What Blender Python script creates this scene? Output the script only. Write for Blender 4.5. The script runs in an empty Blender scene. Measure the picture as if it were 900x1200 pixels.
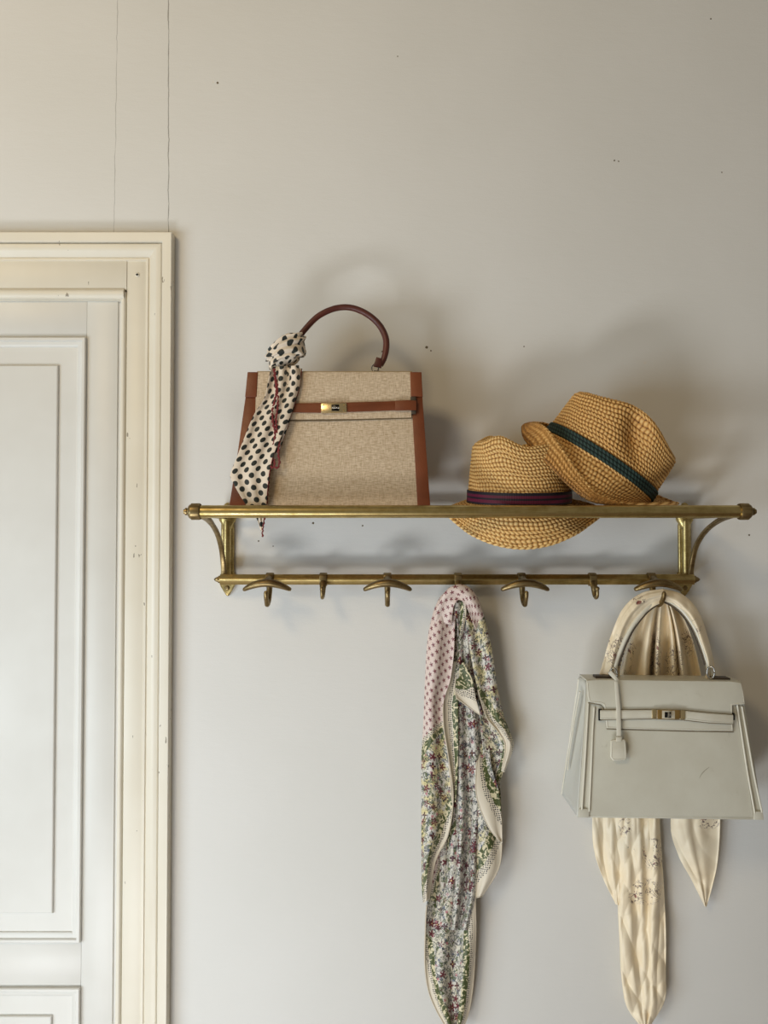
import bpy, bmesh, math, random
import numpy as np
from mathutils import Vector, Matrix

random.seed(4)
RNG = np.random.default_rng(7)
C = bpy.context.scene.collection
SC = bpy.context.scene

# ------------------------------------------------------------------ camera
D = 1.5                 # camera to wall (wall is the plane y = 0)
FPX = 902.0             # focal length in pixels of the 900x1200 frame
PITCH = math.radians(1.35)
CAM = np.array([0.0, -D, 1.5])
cam = bpy.data.cameras.new('camera')
cam.sensor_fit = 'HORIZONTAL'; cam.sensor_width = 36.0
cam.lens = 36.0 * FPX / 900.0
cam.clip_start = 0.02
camo = bpy.data.objects.new('camera', cam); C.objects.link(camo)
camo.location = CAM
camo.rotation_euler = (math.pi / 2 + PITCH, 0, 0)
SC.camera = camo

# ------------------------------------------------------------------ light
SC.view_settings.view_transform = 'Standard'
SC.view_settings.look = 'None'
SC.view_settings.exposure = 0.05
SC.view_settings.gamma = 1.0
SC.view_settings.use_curve_mapping = False
world = bpy.data.worlds.new('room_ambient'); SC.world = world
world.use_nodes = True
bg = world.node_tree.nodes['Background']
bg.inputs[0].default_value = (1.0, 0.90, 0.74, 1)
bg.inputs[1].default_value = 0.175

def area(name, loc, target, sx, sy, power, col):
    l = bpy.data.lights.new(name, 'AREA'); l.shape = 'RECTANGLE'
    l.size = sx; l.size_y = sy; l.energy = power; l.color = col
    o = bpy.data.objects.new(name, l); C.objects.link(o)
    o.location = loc
    d = Vector(target) - Vector(loc)
    o.rotation_euler = d.to_track_quat('-Z', 'Y').to_euler()
    return o
# unseen area lamps standing in for an assumed low left window and sunlit floor
area('assumed_window_light', (-2.25, -1.85, 0.75), (0.0, 0.0, 1.3), 1.4, 1.3, 40.0, (0.76, 0.89, 1.0))  # added lamp for assumed daylight from the lower left, no window is modelled
area('warm_fill_above', (-1.3, -2.1, 2.95), (-0.2, 0.0, 2.2), 0.6, 0.6, 17.0, (1.0, 0.76, 0.43))  # unseen fill, added at the upper left to warm the upper wall
area('assumed_floor_bounce', (-0.74, -1.5, -0.17), (-0.50, -0.75, 1.0), 0.85, 0.65, 34.0, (0.95, 0.98, 1.0))  # lamp added near the floor for assumed bounce light from below

# ------------------------------------------------------------------ helpers
FWD = np.array([0, math.cos(PITCH), math.sin(PITCH)])
UP = np.array([0, -math.sin(PITCH), math.cos(PITCH)])
RT = np.array([1.0, 0, 0])
def ray(px, py):
    return (px - 450.0) / FPX * RT + (600.0 - py) / FPX * UP + FWD
def P(px, py, y):
    """world point seen in that direction, standing y in front of the wall (y<0)"""
    d = ray(px, py)
    return CAM + d * ((y - CAM[1]) / d[1])
class Plane:
    def __init__(s, a, b, c):
        s.p = np.array(a, float)
        n = np.cross(np.array(b) - s.p, np.array(c) - s.p); n /= np.linalg.norm(n)
        if n[1] > 0: n = -n
        s.n = n
    def at(s, px, py, off=0.0):
        d = ray(px, py)
        return CAM + d * (np.dot(s.p + s.n * off - CAM, s.n) / np.dot(d, s.n))

def srgb(*c):
    if len(c) == 1:
        h = c[0].lstrip('#'); c = [int(h[i:i+2], 16) for i in (0, 2, 4)]
    o = []
    for v in c:
        v = v / 255.0
        o.append(v / 12.92 if v <= 0.04045 else ((v + 0.055) / 1.055) ** 2.4)
    return (o[0], o[1], o[2], 1.0)

def catmull(pts, n):
    """smooth resampling of a polyline, n points evenly along its length"""
    p = np.array(pts, float)
    if len(p) == 2:
        t = np.linspace(0, 1, n)[:, None]; return p[0] * (1 - t) + p[1] * t
    q = np.vstack([2 * p[0] - p[1], p, 2 * p[-1] - p[-2]])
    out = []
    m = 24
    for i in range(1, len(q) - 2):
        t = np.linspace(0, 1, m, endpoint=False)[:, None]
        a, b, c, d = q[i-1], q[i], q[i+1], q[i+2]
        out.append(0.5 * (2*b + (c-a)*t + (2*a-5*b+4*c-d)*t**2 + (3*b-a-3*c+d)*t**3))
    out.append(p[-1:])
    o = np.vstack(out)
    s = np.concatenate([[0], np.cumsum(np.linalg.norm(np.diff(o, axis=0), axis=1))])
    w = np.linspace(0, s[-1], n)
    return np.stack([np.interp(w, s, o[:, k]) for k in range(o.shape[1])], 1)

def loop_catmull(pts, n):
    p = np.array(pts, float); k = len(p)
    q = np.vstack([p[-2:], p, p[:3]])
    o = catmull(q, 24 * (k + 4) + 1)
    # parameter of the control points: use cumulative control index by dense evaluation
    out = []
    for i in range(n):
        f = i / n * k
        j = int(f); t = f - j
        a, b, c, d = q[j+1], q[j+2], q[j+3], q[(j+4)] if j + 4 < len(q) else q[(j+4) % k]
        out.append(0.5 * (2*b + (c-a)*t + (2*a-5*b+4*c-d)*t**2 + (3*b-a-3*c+d)*t**3))
    return np.array(out)

_N = [(RNG.normal(size=2) * 1.0, RNG.uniform(0, 6.28)) for _ in range(40)]
def wob(x, y, f=1.0, seed=0, n=7):
    """smooth pseudo noise about -1..1"""
    r = 0.0
    for i in range(n):
        k, ph = _N[(i + seed * 3) % 40]
        r = r + np.sin(x * k[0] * f + y * k[1] * f + ph + seed)
    return r / n * 1.6

def thing(name, loc, label=None, cat=None, group=None, kind=None):
    o = bpy.data.objects.new(name, None); C.objects.link(o)
    o.location = loc; o.empty_display_size = 0.05
    if label: o['label'] = label
    if cat: o['category'] = cat
    if group: o['group'] = group
    if kind: o['kind'] = kind
    return o

def base_of(parent):
    b = np.zeros(3)
    while parent is not None:
        b = b + np.array(parent.location); parent = parent.parent
    return b

def obj(name, verts, faces, mat, parent=None, smooth=True, uv=None, attrs=None, solid=0.0, angle=None):
    v = np.array(verts, float) - base_of(parent)
    me = bpy.data.meshes.new(name)
    me.from_pydata(v.tolist(), [], [list(f) for f in faces])
    me.update()
    if smooth:
        me.polygons.foreach_set('use_smooth', [True] * len(me.polygons))
    if uv is not None:
        uv = np.array(uv, float)
        l = me.uv_layers.new(name='UVMap')
        idx = np.zeros(len(me.loops), dtype=np.int32); me.loops.foreach_get('vertex_index', idx)
        l.data.foreach_set('uv', uv[idx].ravel())
    for k, a in (attrs or {}).items():
        at = me.attributes.new(k, 'FLOAT', 'POINT'); at.data.foreach_set('value', np.asarray(a, dtype=np.float32).ravel())
    me.materials.append(mat)
    o = bpy.data.objects.new(name, me); C.objects.link(o)
    if parent is not None: o.parent = parent
    if solid:
        m = o.modifiers.new('thickness', 'SOLIDIFY'); m.thickness = solid; m.offset = 0
    if angle is not None:
        try:
            me.set_sharp_from_angle(angle=math.radians(angle))
        except Exception: pass
    return o

def grid_faces(nu, nv, cu=False):
    """vertex index = j*nu+i  (i along u, j along v)"""
    f = []
    for j in range(nv - 1):
        for i in range(nu if cu else nu - 1):
            a = j * nu + i; b = j * nu + (i + 1) % nu
            f.append((a, b, b + nu, a + nu))
    return f

def frames(path):
    p = np.array(path, float); n = len(p)
    t = np.gradient(p, axis=0); t /= np.linalg.norm(t, axis=1)[:, None] + 1e-12
    ref = np.array([0, 1.0, 0]) if abs(t[0][1]) < 0.9 else np.array([1.0, 0, 0])
    a = ref - t[0] * np.dot(ref, t[0]); a /= np.linalg.norm(a)
    A, B = [a], [np.cross(t[0], a)]
    for i in range(1, n):
        a = A[-1] - t[i] * np.dot(A[-1], t[i]); a /= np.linalg.norm(a)
        A.append(a); B.append(np.cross(t[i], a))
    return np.array(A), np.array(B)

def tube_data(path, ra, rb=None, seg=12, power=2.0):
    """swept tube; ra along the first frame axis (mostly the depth axis y), rb across it"""
    p = np.array(path, float); n = len(p)
    ra = np.broadcast_to(np.asarray(ra, float), (n,)); rb = ra if rb is None else np.broadcast_to(np.asarray(rb, float), (n,))
    A, B = frames(p)
    th = np.arange(seg) * 2 * math.pi / seg
    c = np.sign(np.cos(th)) * np.abs(np.cos(th)) ** (2 / power); s = np.sign(np.sin(th)) * np.abs(np.sin(th)) ** (2 / power)
    v = p[:, None, :] + A[:, None, :] * (ra[:, None] * c)[..., None] + B[:, None, :] * (rb[:, None] * s)[..., None]
    v = v.reshape(-1, 3)
    f = [tuple(reversed(q)) for q in grid_faces(seg, n, True)]
    f.append(tuple(range(seg))); f.append(tuple(reversed(range((n-1)*seg, n*seg))))
    return v, f

def tube(name, path, ra, mat, parent=None, rb=None, seg=12, power=2.0, angle=40):
    v, f = tube_data(path, ra, rb, seg, power)
    return obj(name, v, f, mat, parent, angle=angle)

def lathe_data(axis_pts, radii, seg=20):
    return tube_data(axis_pts, np.maximum(radii, 1e-4), None, seg)

def bm_obj(name, bm, mat, parent=None, smooth=True, angle=35):
    bmesh.ops.recalc_face_normals(bm, faces=bm.faces)
    me = bpy.data.meshes.new(name)
    b = base_of(parent)
    for v in bm.verts: v.co = v.co - Vector(b)
    bm.to_mesh(me); bm.free()
    if smooth:
        me.polygons.foreach_set('use_smooth', [True] * len(me.polygons))
        me.set_sharp_from_angle(angle=math.radians(angle))
    me.materials.append(mat)
    o = bpy.data.objects.new(name, me); C.objects.link(o)
    if parent is not None: o.parent = parent
    return o

def prism_bm(front, back, bevel=0.0, seg=2, bm=None):
    bm2 = bmesh.new()
    f = [bm2.verts.new(tuple(p)) for p in front]; b = [bm2.verts.new(tuple(p)) for p in back]
    n = len(f)
    bm2.faces.new(f); bm2.faces.new(list(reversed(b)))
    for i in range(n):
        bm2.faces.new((f[i], b[i], b[(i+1) % n], f[(i+1) % n]))
    bmesh.ops.recalc_face_normals(bm2, faces=bm2.faces)
    if bevel:
        bmesh.ops.bevel(bm2, geom=list(bm2.edges), offset=bevel, segments=seg, profile=0.5, affect='EDGES', clamp_overlap=True)
    if bm is not None:
        me = bpy.data.meshes.new('tmp'); bm2.to_mesh(me); bm2.free(); bm.from_mesh(me); bpy.data.meshes.remove(me); return bm
    return bm2

def prism(name, front, back, mat, parent=None, bevel=0.001, seg=2):
    return bm_obj(name, prism_bm(front, back, bevel, seg), mat, parent)

def box(name, x0, x1, y0, y1, z0, z1, mat, parent=None, bevel=0.001, seg=2):
    fr = [(x0, y0, z0), (x1, y0, z0), (x1, y0, z1), (x0, y0, z1)]
    bk = [(x, y1, z) for x, y, z in fr]
    return prism(name, fr, bk, mat, parent, bevel, seg)

def plate(name, px, plane, off0, off1, mat, parent=None, bevel=0.0006, seg=2):
    fr = [plane.at(a, b, off1) for a, b in px]
    bk = [p - plane.n * (off1 - off0) for p in fr]
    return prism(name, fr, bk, mat, parent, bevel, seg)

def puff_panel(name, corners, plane, off, depth, puff, mat, parent=None, nu=40, nv=30, wr=0.0, seed=0, uvs=1.0):
    """panel with a softly domed front; corners TL TR BR BL in pixels"""
    tl, tr, br, bl = [plane.at(a, b, off) for a, b in corners]
    u = np.linspace(0, 1, nu); v = np.linspace(0, 1, nv)
    U, V = np.meshgrid(u, v)
    p = (tl[None, None]*(1-U)[..., None]*(1-V)[..., None] + tr*(U*(1-V))[..., None] + br*(U*V)[..., None] + bl*((1-U)*V)[..., None])
    e = np.minimum(np.minimum(U, 1-U)*nu/2.0, np.minimum(V, 1-V)*nv/2.0)
    dome = (1-(2*U-1)**4) * (1-(2*V-1)**4)
    h = puff*dome + wr*dome*wob(U*7, V*5, 1.0, seed)
    p = p + plane.n * h[..., None]
    verts = p.reshape(-1, 3)
    faces = [tuple(reversed(q)) for q in grid_faces(nu, nv)]
    # back ring
    ring = [i for i in range(nu)] + [j*nu+nu-1 for j in range(1, nv)] + [(nv-1)*nu+i for i in range(nu-2, -1, -1)] + [j*nu for j in range(nv-2, 0, -1)]
    n0 = len(verts)
    bv = verts[ring] - plane.n * depth
    verts = np.vstack([verts, bv])
    m = len(ring)
    for i in range(m):
        a, b = ring[i], ring[(i+1) % m]
        faces.append((a, b, n0 + (i+1) % m, n0 + i))
    faces.append(tuple(n0 + i for i in range(m)))
    W = np.linalg.norm(tr - tl); H = np.linalg.norm(bl - tl)
    uv = np.vstack([np.stack([U.ravel()*W, (1-V.ravel())*H], 1), np.zeros((m, 2))])
    uv[n0:] = uv[ring]
    return obj(name, verts, faces, mat, parent, uv=uv, angle=50)

# ------------------------------------------------------------------ materials
class M:
    def __init__(s, name):
        s.m = bpy.data.materials.new(name); s.m.use_nodes = True
        s.t = s.m.node_tree; s.b = s.t.nodes['Principled BSDF']
    def n(s, ty, ins=None, **props):
        nd = s.t.nodes.new(ty)
        for k, v in props.items(): setattr(nd, k, v)
        for k, v in (ins or {}).items():
            s.set(nd.inputs[k], v)
        return nd
    def set(s, sock, v):
        if isinstance(v, bpy.types.NodeSocket): s.t.links.new(v, sock)
        else: sock.default_value = v
    def math(s, op, a, b=0.0, c=0.0, clamp=False):
        nd = s.n('ShaderNodeMath', {0: a, 1: b, 2: c}, operation=op); nd.use_clamp = clamp
        return nd.outputs[0]
    def mix(s, fac, a, b, blend='MIX'):
        nd = s.n('ShaderNodeMix', {0: fac, 6: a, 7: b}, data_type='RGBA', blend_type=blend)
        return nd.outputs[2]
    def smooth(s, x, a, b, lo=0.0, hi=1.0):
        nd = s.n('ShaderNodeMapRange', {0: x, 1: a, 2: b, 3: lo, 4: hi}, interpolation_type='SMOOTHSTEP'); return nd.outputs[0]
    def noise(s, vec, scale, detail=3.0, rough=0.5, dist=0.0):
        nd = s.n('ShaderNodeTexNoise', {'Scale': scale, 'Detail': detail, 'Roughness': rough, 'Distortion': dist})
        if vec is not None: s.set(nd.inputs['Vector'], vec)
        return nd.outputs[0]
    def vor(s, vec, scale, feature='F1', rnd=1.0, metric='EUCLIDEAN'):
        nd = s.n('ShaderNodeTexVoronoi', {'Vector': vec, 'Scale': scale, 'Randomness': rnd}, feature=feature); nd.distance = metric
        return nd
    def mapping(s, vec, scale=(1, 1, 1), loc=(0, 0, 0), rot=(0, 0, 0)):
        return s.n('ShaderNodeMapping', {'Vector': vec, 'Scale': scale, 'Location': loc, 'Rotation': rot}).outputs[0]
    def coord(s, which='Object'):
        return s.n('ShaderNodeTexCoord').outputs[which]
    def geo(s): return s.n('ShaderNodeNewGeometry').outputs['Position']
    def attr(s, name): return s.n('ShaderNodeAttribute', attribute_name=name).outputs['Fac']
    def bump(s, h, strength=0.3, dist=0.001):
        nd = s.n('ShaderNodeBump', {'Height': h, 'Strength': strength, 'Distance': dist})
        s.set(s.b.inputs['Normal'], nd.outputs[0]); return nd
    def out(s, col=None, rough=None, metal=None, **k):
        if col is not None: s.set(s.b.inputs['Base Color'], col)
        if rough is not None: s.set(s.b.inputs['Roughness'], rough)
        if metal is not None: s.set(s.b.inputs['Metallic'], metal)
        for a, v in k.items(): s.set(s.b.inputs[a.replace('_', ' ')], v)
        return s.m

def mat_brass(name, light, dark, rough):
    m = M(name); p = m.geo()
    a = m.noise(p, 38, 4, 0.6); b = m.noise(m.mapping(p, (30, 400, 400)), 1.0, 3, 0.6)
    f = m.smooth(m.math('ADD', m.math('MULTIPLY', a, 0.6), m.math('MULTIPLY', b, 0.4)), 0.36, 0.66)
    m.bump(b, 0.08, 0.0006)
    return m.out(m.mix(f, light, dark), m.math('ADD', m.math('MULTIPLY', f, 0.12), rough), 1.0)
BRASS = mat_brass('polished_brass', srgb(204, 184, 128), srgb(164, 142, 88), 0.30)
BRASS_D = mat_brass('aged_brass', srgb(160, 140, 100), srgb(118, 98, 64), 0.38)

def mat_wall():
    m = M('plaster_wall'); p = m.geo()
    big = m.noise(p, 1.6, 4, 0.55); fine = m.noise(m.mapping(p, (28, 28, 90)), 1.0, 4, 0.6); gr = m.noise(p, 330, 2, 0.5)
    base = m.mix(m.smooth(big, 0.3, 0.7), srgb(221, 220, 215), srgb(226, 225, 221))
    sp = m.n('ShaderNodeSeparateXYZ', {0: p}).outputs
    X, Z = sp[0], sp[2]
    h = m.math('ADD', m.math('MULTIPLY', fine, 0.25), m.math('MULTIPLY', big, 2.2))
    h = m.math('ADD', h, m.math('MULTIPLY', gr, 0.06))
    zn = m.n('ShaderNodeCombineXYZ', {2: Z}).outputs[0]
    crack = None
    ztop = P(133, 274, 0)[2]
    for (xa, xb, w, am, sd, st) in ((138, 133.5, 0.0006, 0.006, 3.0, 0.35), (197.5, 197.5, 0.0008, 0.006, 11.0, 0.6)):
        A = P(xa, 0, 0); B = P(xb, 274, 0)
        k = (A[0]-B[0]) / (A[2]-B[2])
        xc = m.math('MULTIPLY_ADD', Z, k, B[0] - k * B[2])
        nz = m.n('ShaderNodeTexNoise', {'W': m.math('ADD', Z, sd), 'Scale': 16.0, 'Detail': 5.0, 'Roughness': 0.62}, noise_dimensions='1D').outputs[0]
        xc = m.math('ADD', xc, m.math('MULTIPLY', m.math('SUBTRACT', nz, 0.5), am))
        wn = m.n('ShaderNodeTexNoise', {'W': m.math('ADD', Z, sd + 5), 'Scale': 22.0, 'Detail': 2.0}, noise_dimensions='1D').outputs[0]
        dd = m.math('ABSOLUTE', m.math('SUBTRACT', X, xc))
        ww = m.math('MULTIPLY', wn, w * 2)
        c = m.math('MULTIPLY', m.math('LESS_THAN', dd, ww), st)
        c = m.math('MULTIPLY', c, m.math('GREATER_THAN', Z, ztop - 0.01))
        crack = c if crack is None else m.math('MAXIMUM', crack, c)
    base = m.mix(crack, base, srgb(70, 60, 48))
    h = m.math('SUBTRACT', h, m.math('MULTIPLY', crack, 1.2))
    # nail holes, chips and flecks
    for (px, py, r, col) in ((448, 412, 1.3, 0), (500, 407, 2.0, 0), (505, 411, 1.2, 0), (532, 410, 2.2, 1), (720, 188, 1.3, 0), (725, 189, 1.0, 0), (255, 97, 1.6, 0), (250, 96, 1.4, 1),
                             (878, 627, 1.3, 0), (756, 425, 2.2, 1), (614, 406, 1.0, 0), (303, 634, 1.2, 0), (367, 613, 1.6, 0), (425, 616, 1.2, 0), (833, 22, 1.2, 0), (320, 640, 0.9, 0), (466, 66, 0.9, 0), (846, 202, 1.0, 0)):
        q = P(px, py, 0)
        jit = m.n('ShaderNodeVectorMath', {0: p, 1: tuple(q)}, operation='DISTANCE').outputs['Value']
        jit = m.math('ADD', jit, m.math('MULTIPLY', m.math('SUBTRACT', m.noise(p, 500, 1), 0.5), 0.0016))
        k = m.math('LESS_THAN', jit, r * 0.8 / 601)
        base = m.mix(k, base, srgb(226, 222, 214) if col else srgb(104, 92, 72))
        h = m.math('SUBTRACT', h, m.math('MULTIPLY', k, 0.4))
    m.bump(h, 0.42, 0.004)
    return m.out(base, 0.62)
WALL = mat_wall()

def mat_paint(name, c1, c2, rough=0.42, chips=0.0, stroke=(60, 60, 5)):
    m = M(name); p = m.geo()
    big = m.noise(p, 3.2, 4, 0.6); st = m.noise(m.mapping(p, stroke), 1.0, 4, 0.6); gr = m.noise(p, 160, 3, 0.6)
    col = m.mix(m.smooth(big, 0.3, 0.7), c1, c2)
    if chips:
        k = m.math('GREATER_THAN', m.math('MULTIPLY', m.noise(p, 24, 1), m.noise(m.mapping(p, (150, 150, 60)), 1.0, 2)), chips)
        col = m.mix(m.math('MULTIPLY', k, 0.8), col, srgb(120, 108, 88))
    m.bump(m.math('ADD', m.math('MULTIPLY', st, 0.5), m.math('MULTIPLY', gr, 0.12)), 0.22, 0.002)
    return m.out(col, rough)
DOORP = mat_paint('door_paint', srgb(214, 212, 205), srgb(222, 221, 215), 0.4)
TRIMP = mat_paint('frame_paint', srgb(224, 216, 197), srgb(230, 224, 208), 0.42, chips=0.47)
FLOORM = mat_paint('floor_boards', srgb(126, 96, 66), srgb(146, 112, 78), 0.5, stroke=(6, 90, 90))

def mat_leather(name, c1, c2, rough=0.42, bumps=0.25, scale=420, spec=0.5, smudge=None):
    m = M(name); p = m.geo()
    n1 = m.noise(p, 14, 5, 0.6); v = m.vor(p, scale).outputs['Distance']; n2 = m.noise(p, 90, 3, 0.6)
    col = m.mix(m.smooth(n1, 0.3, 0.7), c1, c2)
    if smudge is not None:
        k = m.smooth(m.noise(p, 42, 5, 0.7, 0.6), 0.62, 0.8, 0, 0.45)
        col = m.mix(k, col, smudge)
    m.bump(m.math('ADD', v, m.math('MULTIPLY', n2, 0.8)), bumps, 0.0007)
    return m.out(col, m.math('ADD', m.math('MULTIPLY', n2, 0.2), rough - 0.1), 0.0, Specular_IOR_Level=spec)
TAN = mat_leather('tan_leather', srgb(108, 54, 26), srgb(124, 64, 32), 0.46)
TAN_D = mat_leather('dark_leather', srgb(78, 34, 26), srgb(92, 44, 34), 0.42)
SAGE = mat_leather('pale_grey_leather', srgb(206, 203, 188), srgb(212, 210, 196), 0.36, 0.10, 600, 0.5, srgb(168, 163, 140))
SAGE_E = mat_leather('pale_leather_edge', srgb(224, 221, 207), srgb(212, 207, 189), 0.34, 0.08, 600)
EDGE_D = mat_leather('dark_leather_edge', srgb(62, 52, 42), srgb(84, 72, 58), 0.5)
SAGE_IN = mat_leather('gusset_leather', srgb(200, 200, 190), srgb(206, 206, 198), 0.34, 0.08, 600)

def simple(name, col, rough=0.5, metal=0.0, nz=120):
    m = M(name); p = m.geo(); a = m.noise(p, nz, 3)
    c2 = tuple(x * 0.8 for x in col[:3]) + (1,)
    return m.out(m.mix(a, col, c2), m.math('ADD', rough, m.math('MULTIPLY', a, 0.08)), metal)
GOLD = simple('gilt_metal', srgb(244, 224, 176), 0.24, 1.0)
GOLD_W = simple('worn_gilt', srgb(214, 178, 112), 0.28, 1.0)
STEEL = simple('steel_metal', srgb(190, 186, 178), 0.22, 1.0)
BLACK = simple('black_metal', srgb(28, 26, 24), 0.3, 0.6)

def mat_linen():
    m = M('natural_linen'); uv = m.n('ShaderNodeUVMap', uv_map='UVMap').outputs[0]
    s = m.n('ShaderNodeSeparateXYZ', {0: uv}).outputs
    wx = m.math('SINE', m.math('MULTIPLY', s[0], 2 * math.pi * 560)); wy = m.math('SINE', m.math('MULTIPLY', s[1], 2 * math.pi * 430))
    weave = m.math('MULTIPLY', wx, wy)
    thr = m.noise(m.mapping(uv, (90, 620, 1)), 1.0, 3, 0.65); thv = m.noise(m.mapping(uv, (520, 70, 1)), 1.0, 3, 0.65)
    big = m.noise(uv, 9, 3)
    f = m.math('ADD', m.math('MULTIPLY', thr, 0.6), m.math('MULTIPLY', thv, 0.4))
    col = m.mix(m.smooth(f, 0.36, 0.64), srgb(186, 162, 132), srgb(234, 216, 190))
    col = m.mix(m.math('MULTIPLY', big, 0.35), col, srgb(202, 178, 144))
    m.bump(m.math('ADD', m.math('MULTIPLY', weave, 0.5), m.math('MULTIPLY', f, 1.5)), 0.5, 0.0008)
    return m.out(col, 0.9, Specular_IOR_Level=0.15)
LINEN = mat_linen()
FLAP_SHADE = simple('flap_shade_brown', srgb(112, 96, 70), 0.85)  # dark tone for the painted shade below the linen flap

def mat_straw(name, c_lo, c_mid, c_hi):
    m = M(name); h = m.attr('stitch'); r = m.attr('tone'); p = m.geo()
    fib = m.noise(p, 900, 2, 0.6)
    n1 = m.ramp(m.math('ADD', h, m.math('MULTIPLY', m.math('SUBTRACT', fib, 0.5), 0.35)), [(0.08, c_lo), (0.42, c_mid), (0.95, c_hi)])
    col = m.mix(m.math('MULTIPLY', r, 0.55), n1, m.mix(0.5, n1, c_lo))
    m.bump(fib, 0.25, 0.0005)
    return m.out(col, 0.62, Specular_IOR_Level=0.3)
def _ramp(s, fac, stops):
    nd = s.n('ShaderNodeValToRGB', {0: fac}); cr = nd.color_ramp
    while len(cr.elements) < len(stops): cr.elements.new(0.5)
    for e, (p, c) in zip(cr.elements, stops): e.position = p; e.color = c
    return nd.outputs[0]
M.ramp = _ramp
STRAW = mat_straw('natural_raffia', srgb(86, 50, 20), srgb(208, 158, 90), srgb(248, 214, 148))
STRAW2 = mat_straw('golden_raffia', srgb(80, 46, 18), srgb(202, 148, 80), srgb(244, 204, 134))
GREENB = mat_straw('green_raffia', srgb(6, 12, 11), srgb(28, 46, 42), srgb(56, 78, 70))

def mat_band():
    m = M('striped_ribbon'); uv = m.n('ShaderNodeUVMap', uv_map='UVMap').outputs[0]
    v = m.n('ShaderNodeSeparateXYZ', {0: uv}).outputs[1]
    st = None
    for a, b in ((0.16, 0.40), (0.55, 0.76)):
        k = m.math('MULTIPLY', m.math('GREATER_THAN', v, a), m.math('LESS_THAN', v, b)); st = k if st is None else m.math('ADD', st, k)
    rib = m.math('SINE', m.math('MULTIPLY', m.n('ShaderNodeSeparateXYZ', {0: uv}).outputs[0], 900))
    m.bump(rib, 0.3, 0.0004)
    return m.out(m.mix(st, srgb(20, 15, 32), srgb(98, 18, 54)), 0.55)
BAND = mat_band()

def mat_polka():
    m = M('polka_dot_silk'); uv = m.n('ShaderNodeUVMap', uv_map='UVMap').outputs[0]
    pitch = 0.0208
    s = m.n('ShaderNodeSeparateXYZ', {0: uv}).outputs
    def cell(ox, oy):
        x = m.math('ADD', m.math('DIVIDE', s[0], pitch), ox); y = m.math('ADD', m.math('DIVIDE', s[1], pitch * 1.05), oy)
        fx = m.math('SUBTRACT', m.math('FRACT', x), 0.5); fy = m.math('SUBTRACT', m.math('FRACT', y), 0.5)
        return m.math('SQRT', m.math('ADD', m.math('MULTIPLY', fx, fx), m.math('MULTIPLY', fy, fy)))
    d = m.math('MINIMUM', cell(100, 100), cell(100.5, 100.5))
    wv = m.noise(uv, 500, 3); d = m.math('ADD', d, m.math('MULTIPLY', m.math('SUBTRACT', wv, 0.5), 0.05))
    k = m.smooth(d, 0.215, 0.235, 1, 0)
    base = m.mix(m.noise(uv, 30, 3), srgb(222, 206, 184), srgb(234, 220, 202))
    red = m.attr('red')
    base = m.mix(m.smooth(red, 0.4, 0.6), base, srgb(128, 34, 38))
    m.bump(wv, 0.15, 0.0005)
    return m.out(m.mix(k, base, srgb(20, 28, 22)), 0.6, Sheen_Weight=0.2)
POLKA = mat_polka()
REDHEM = simple('red_rolled_hem', srgb(122, 36, 40), 0.6)

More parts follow.
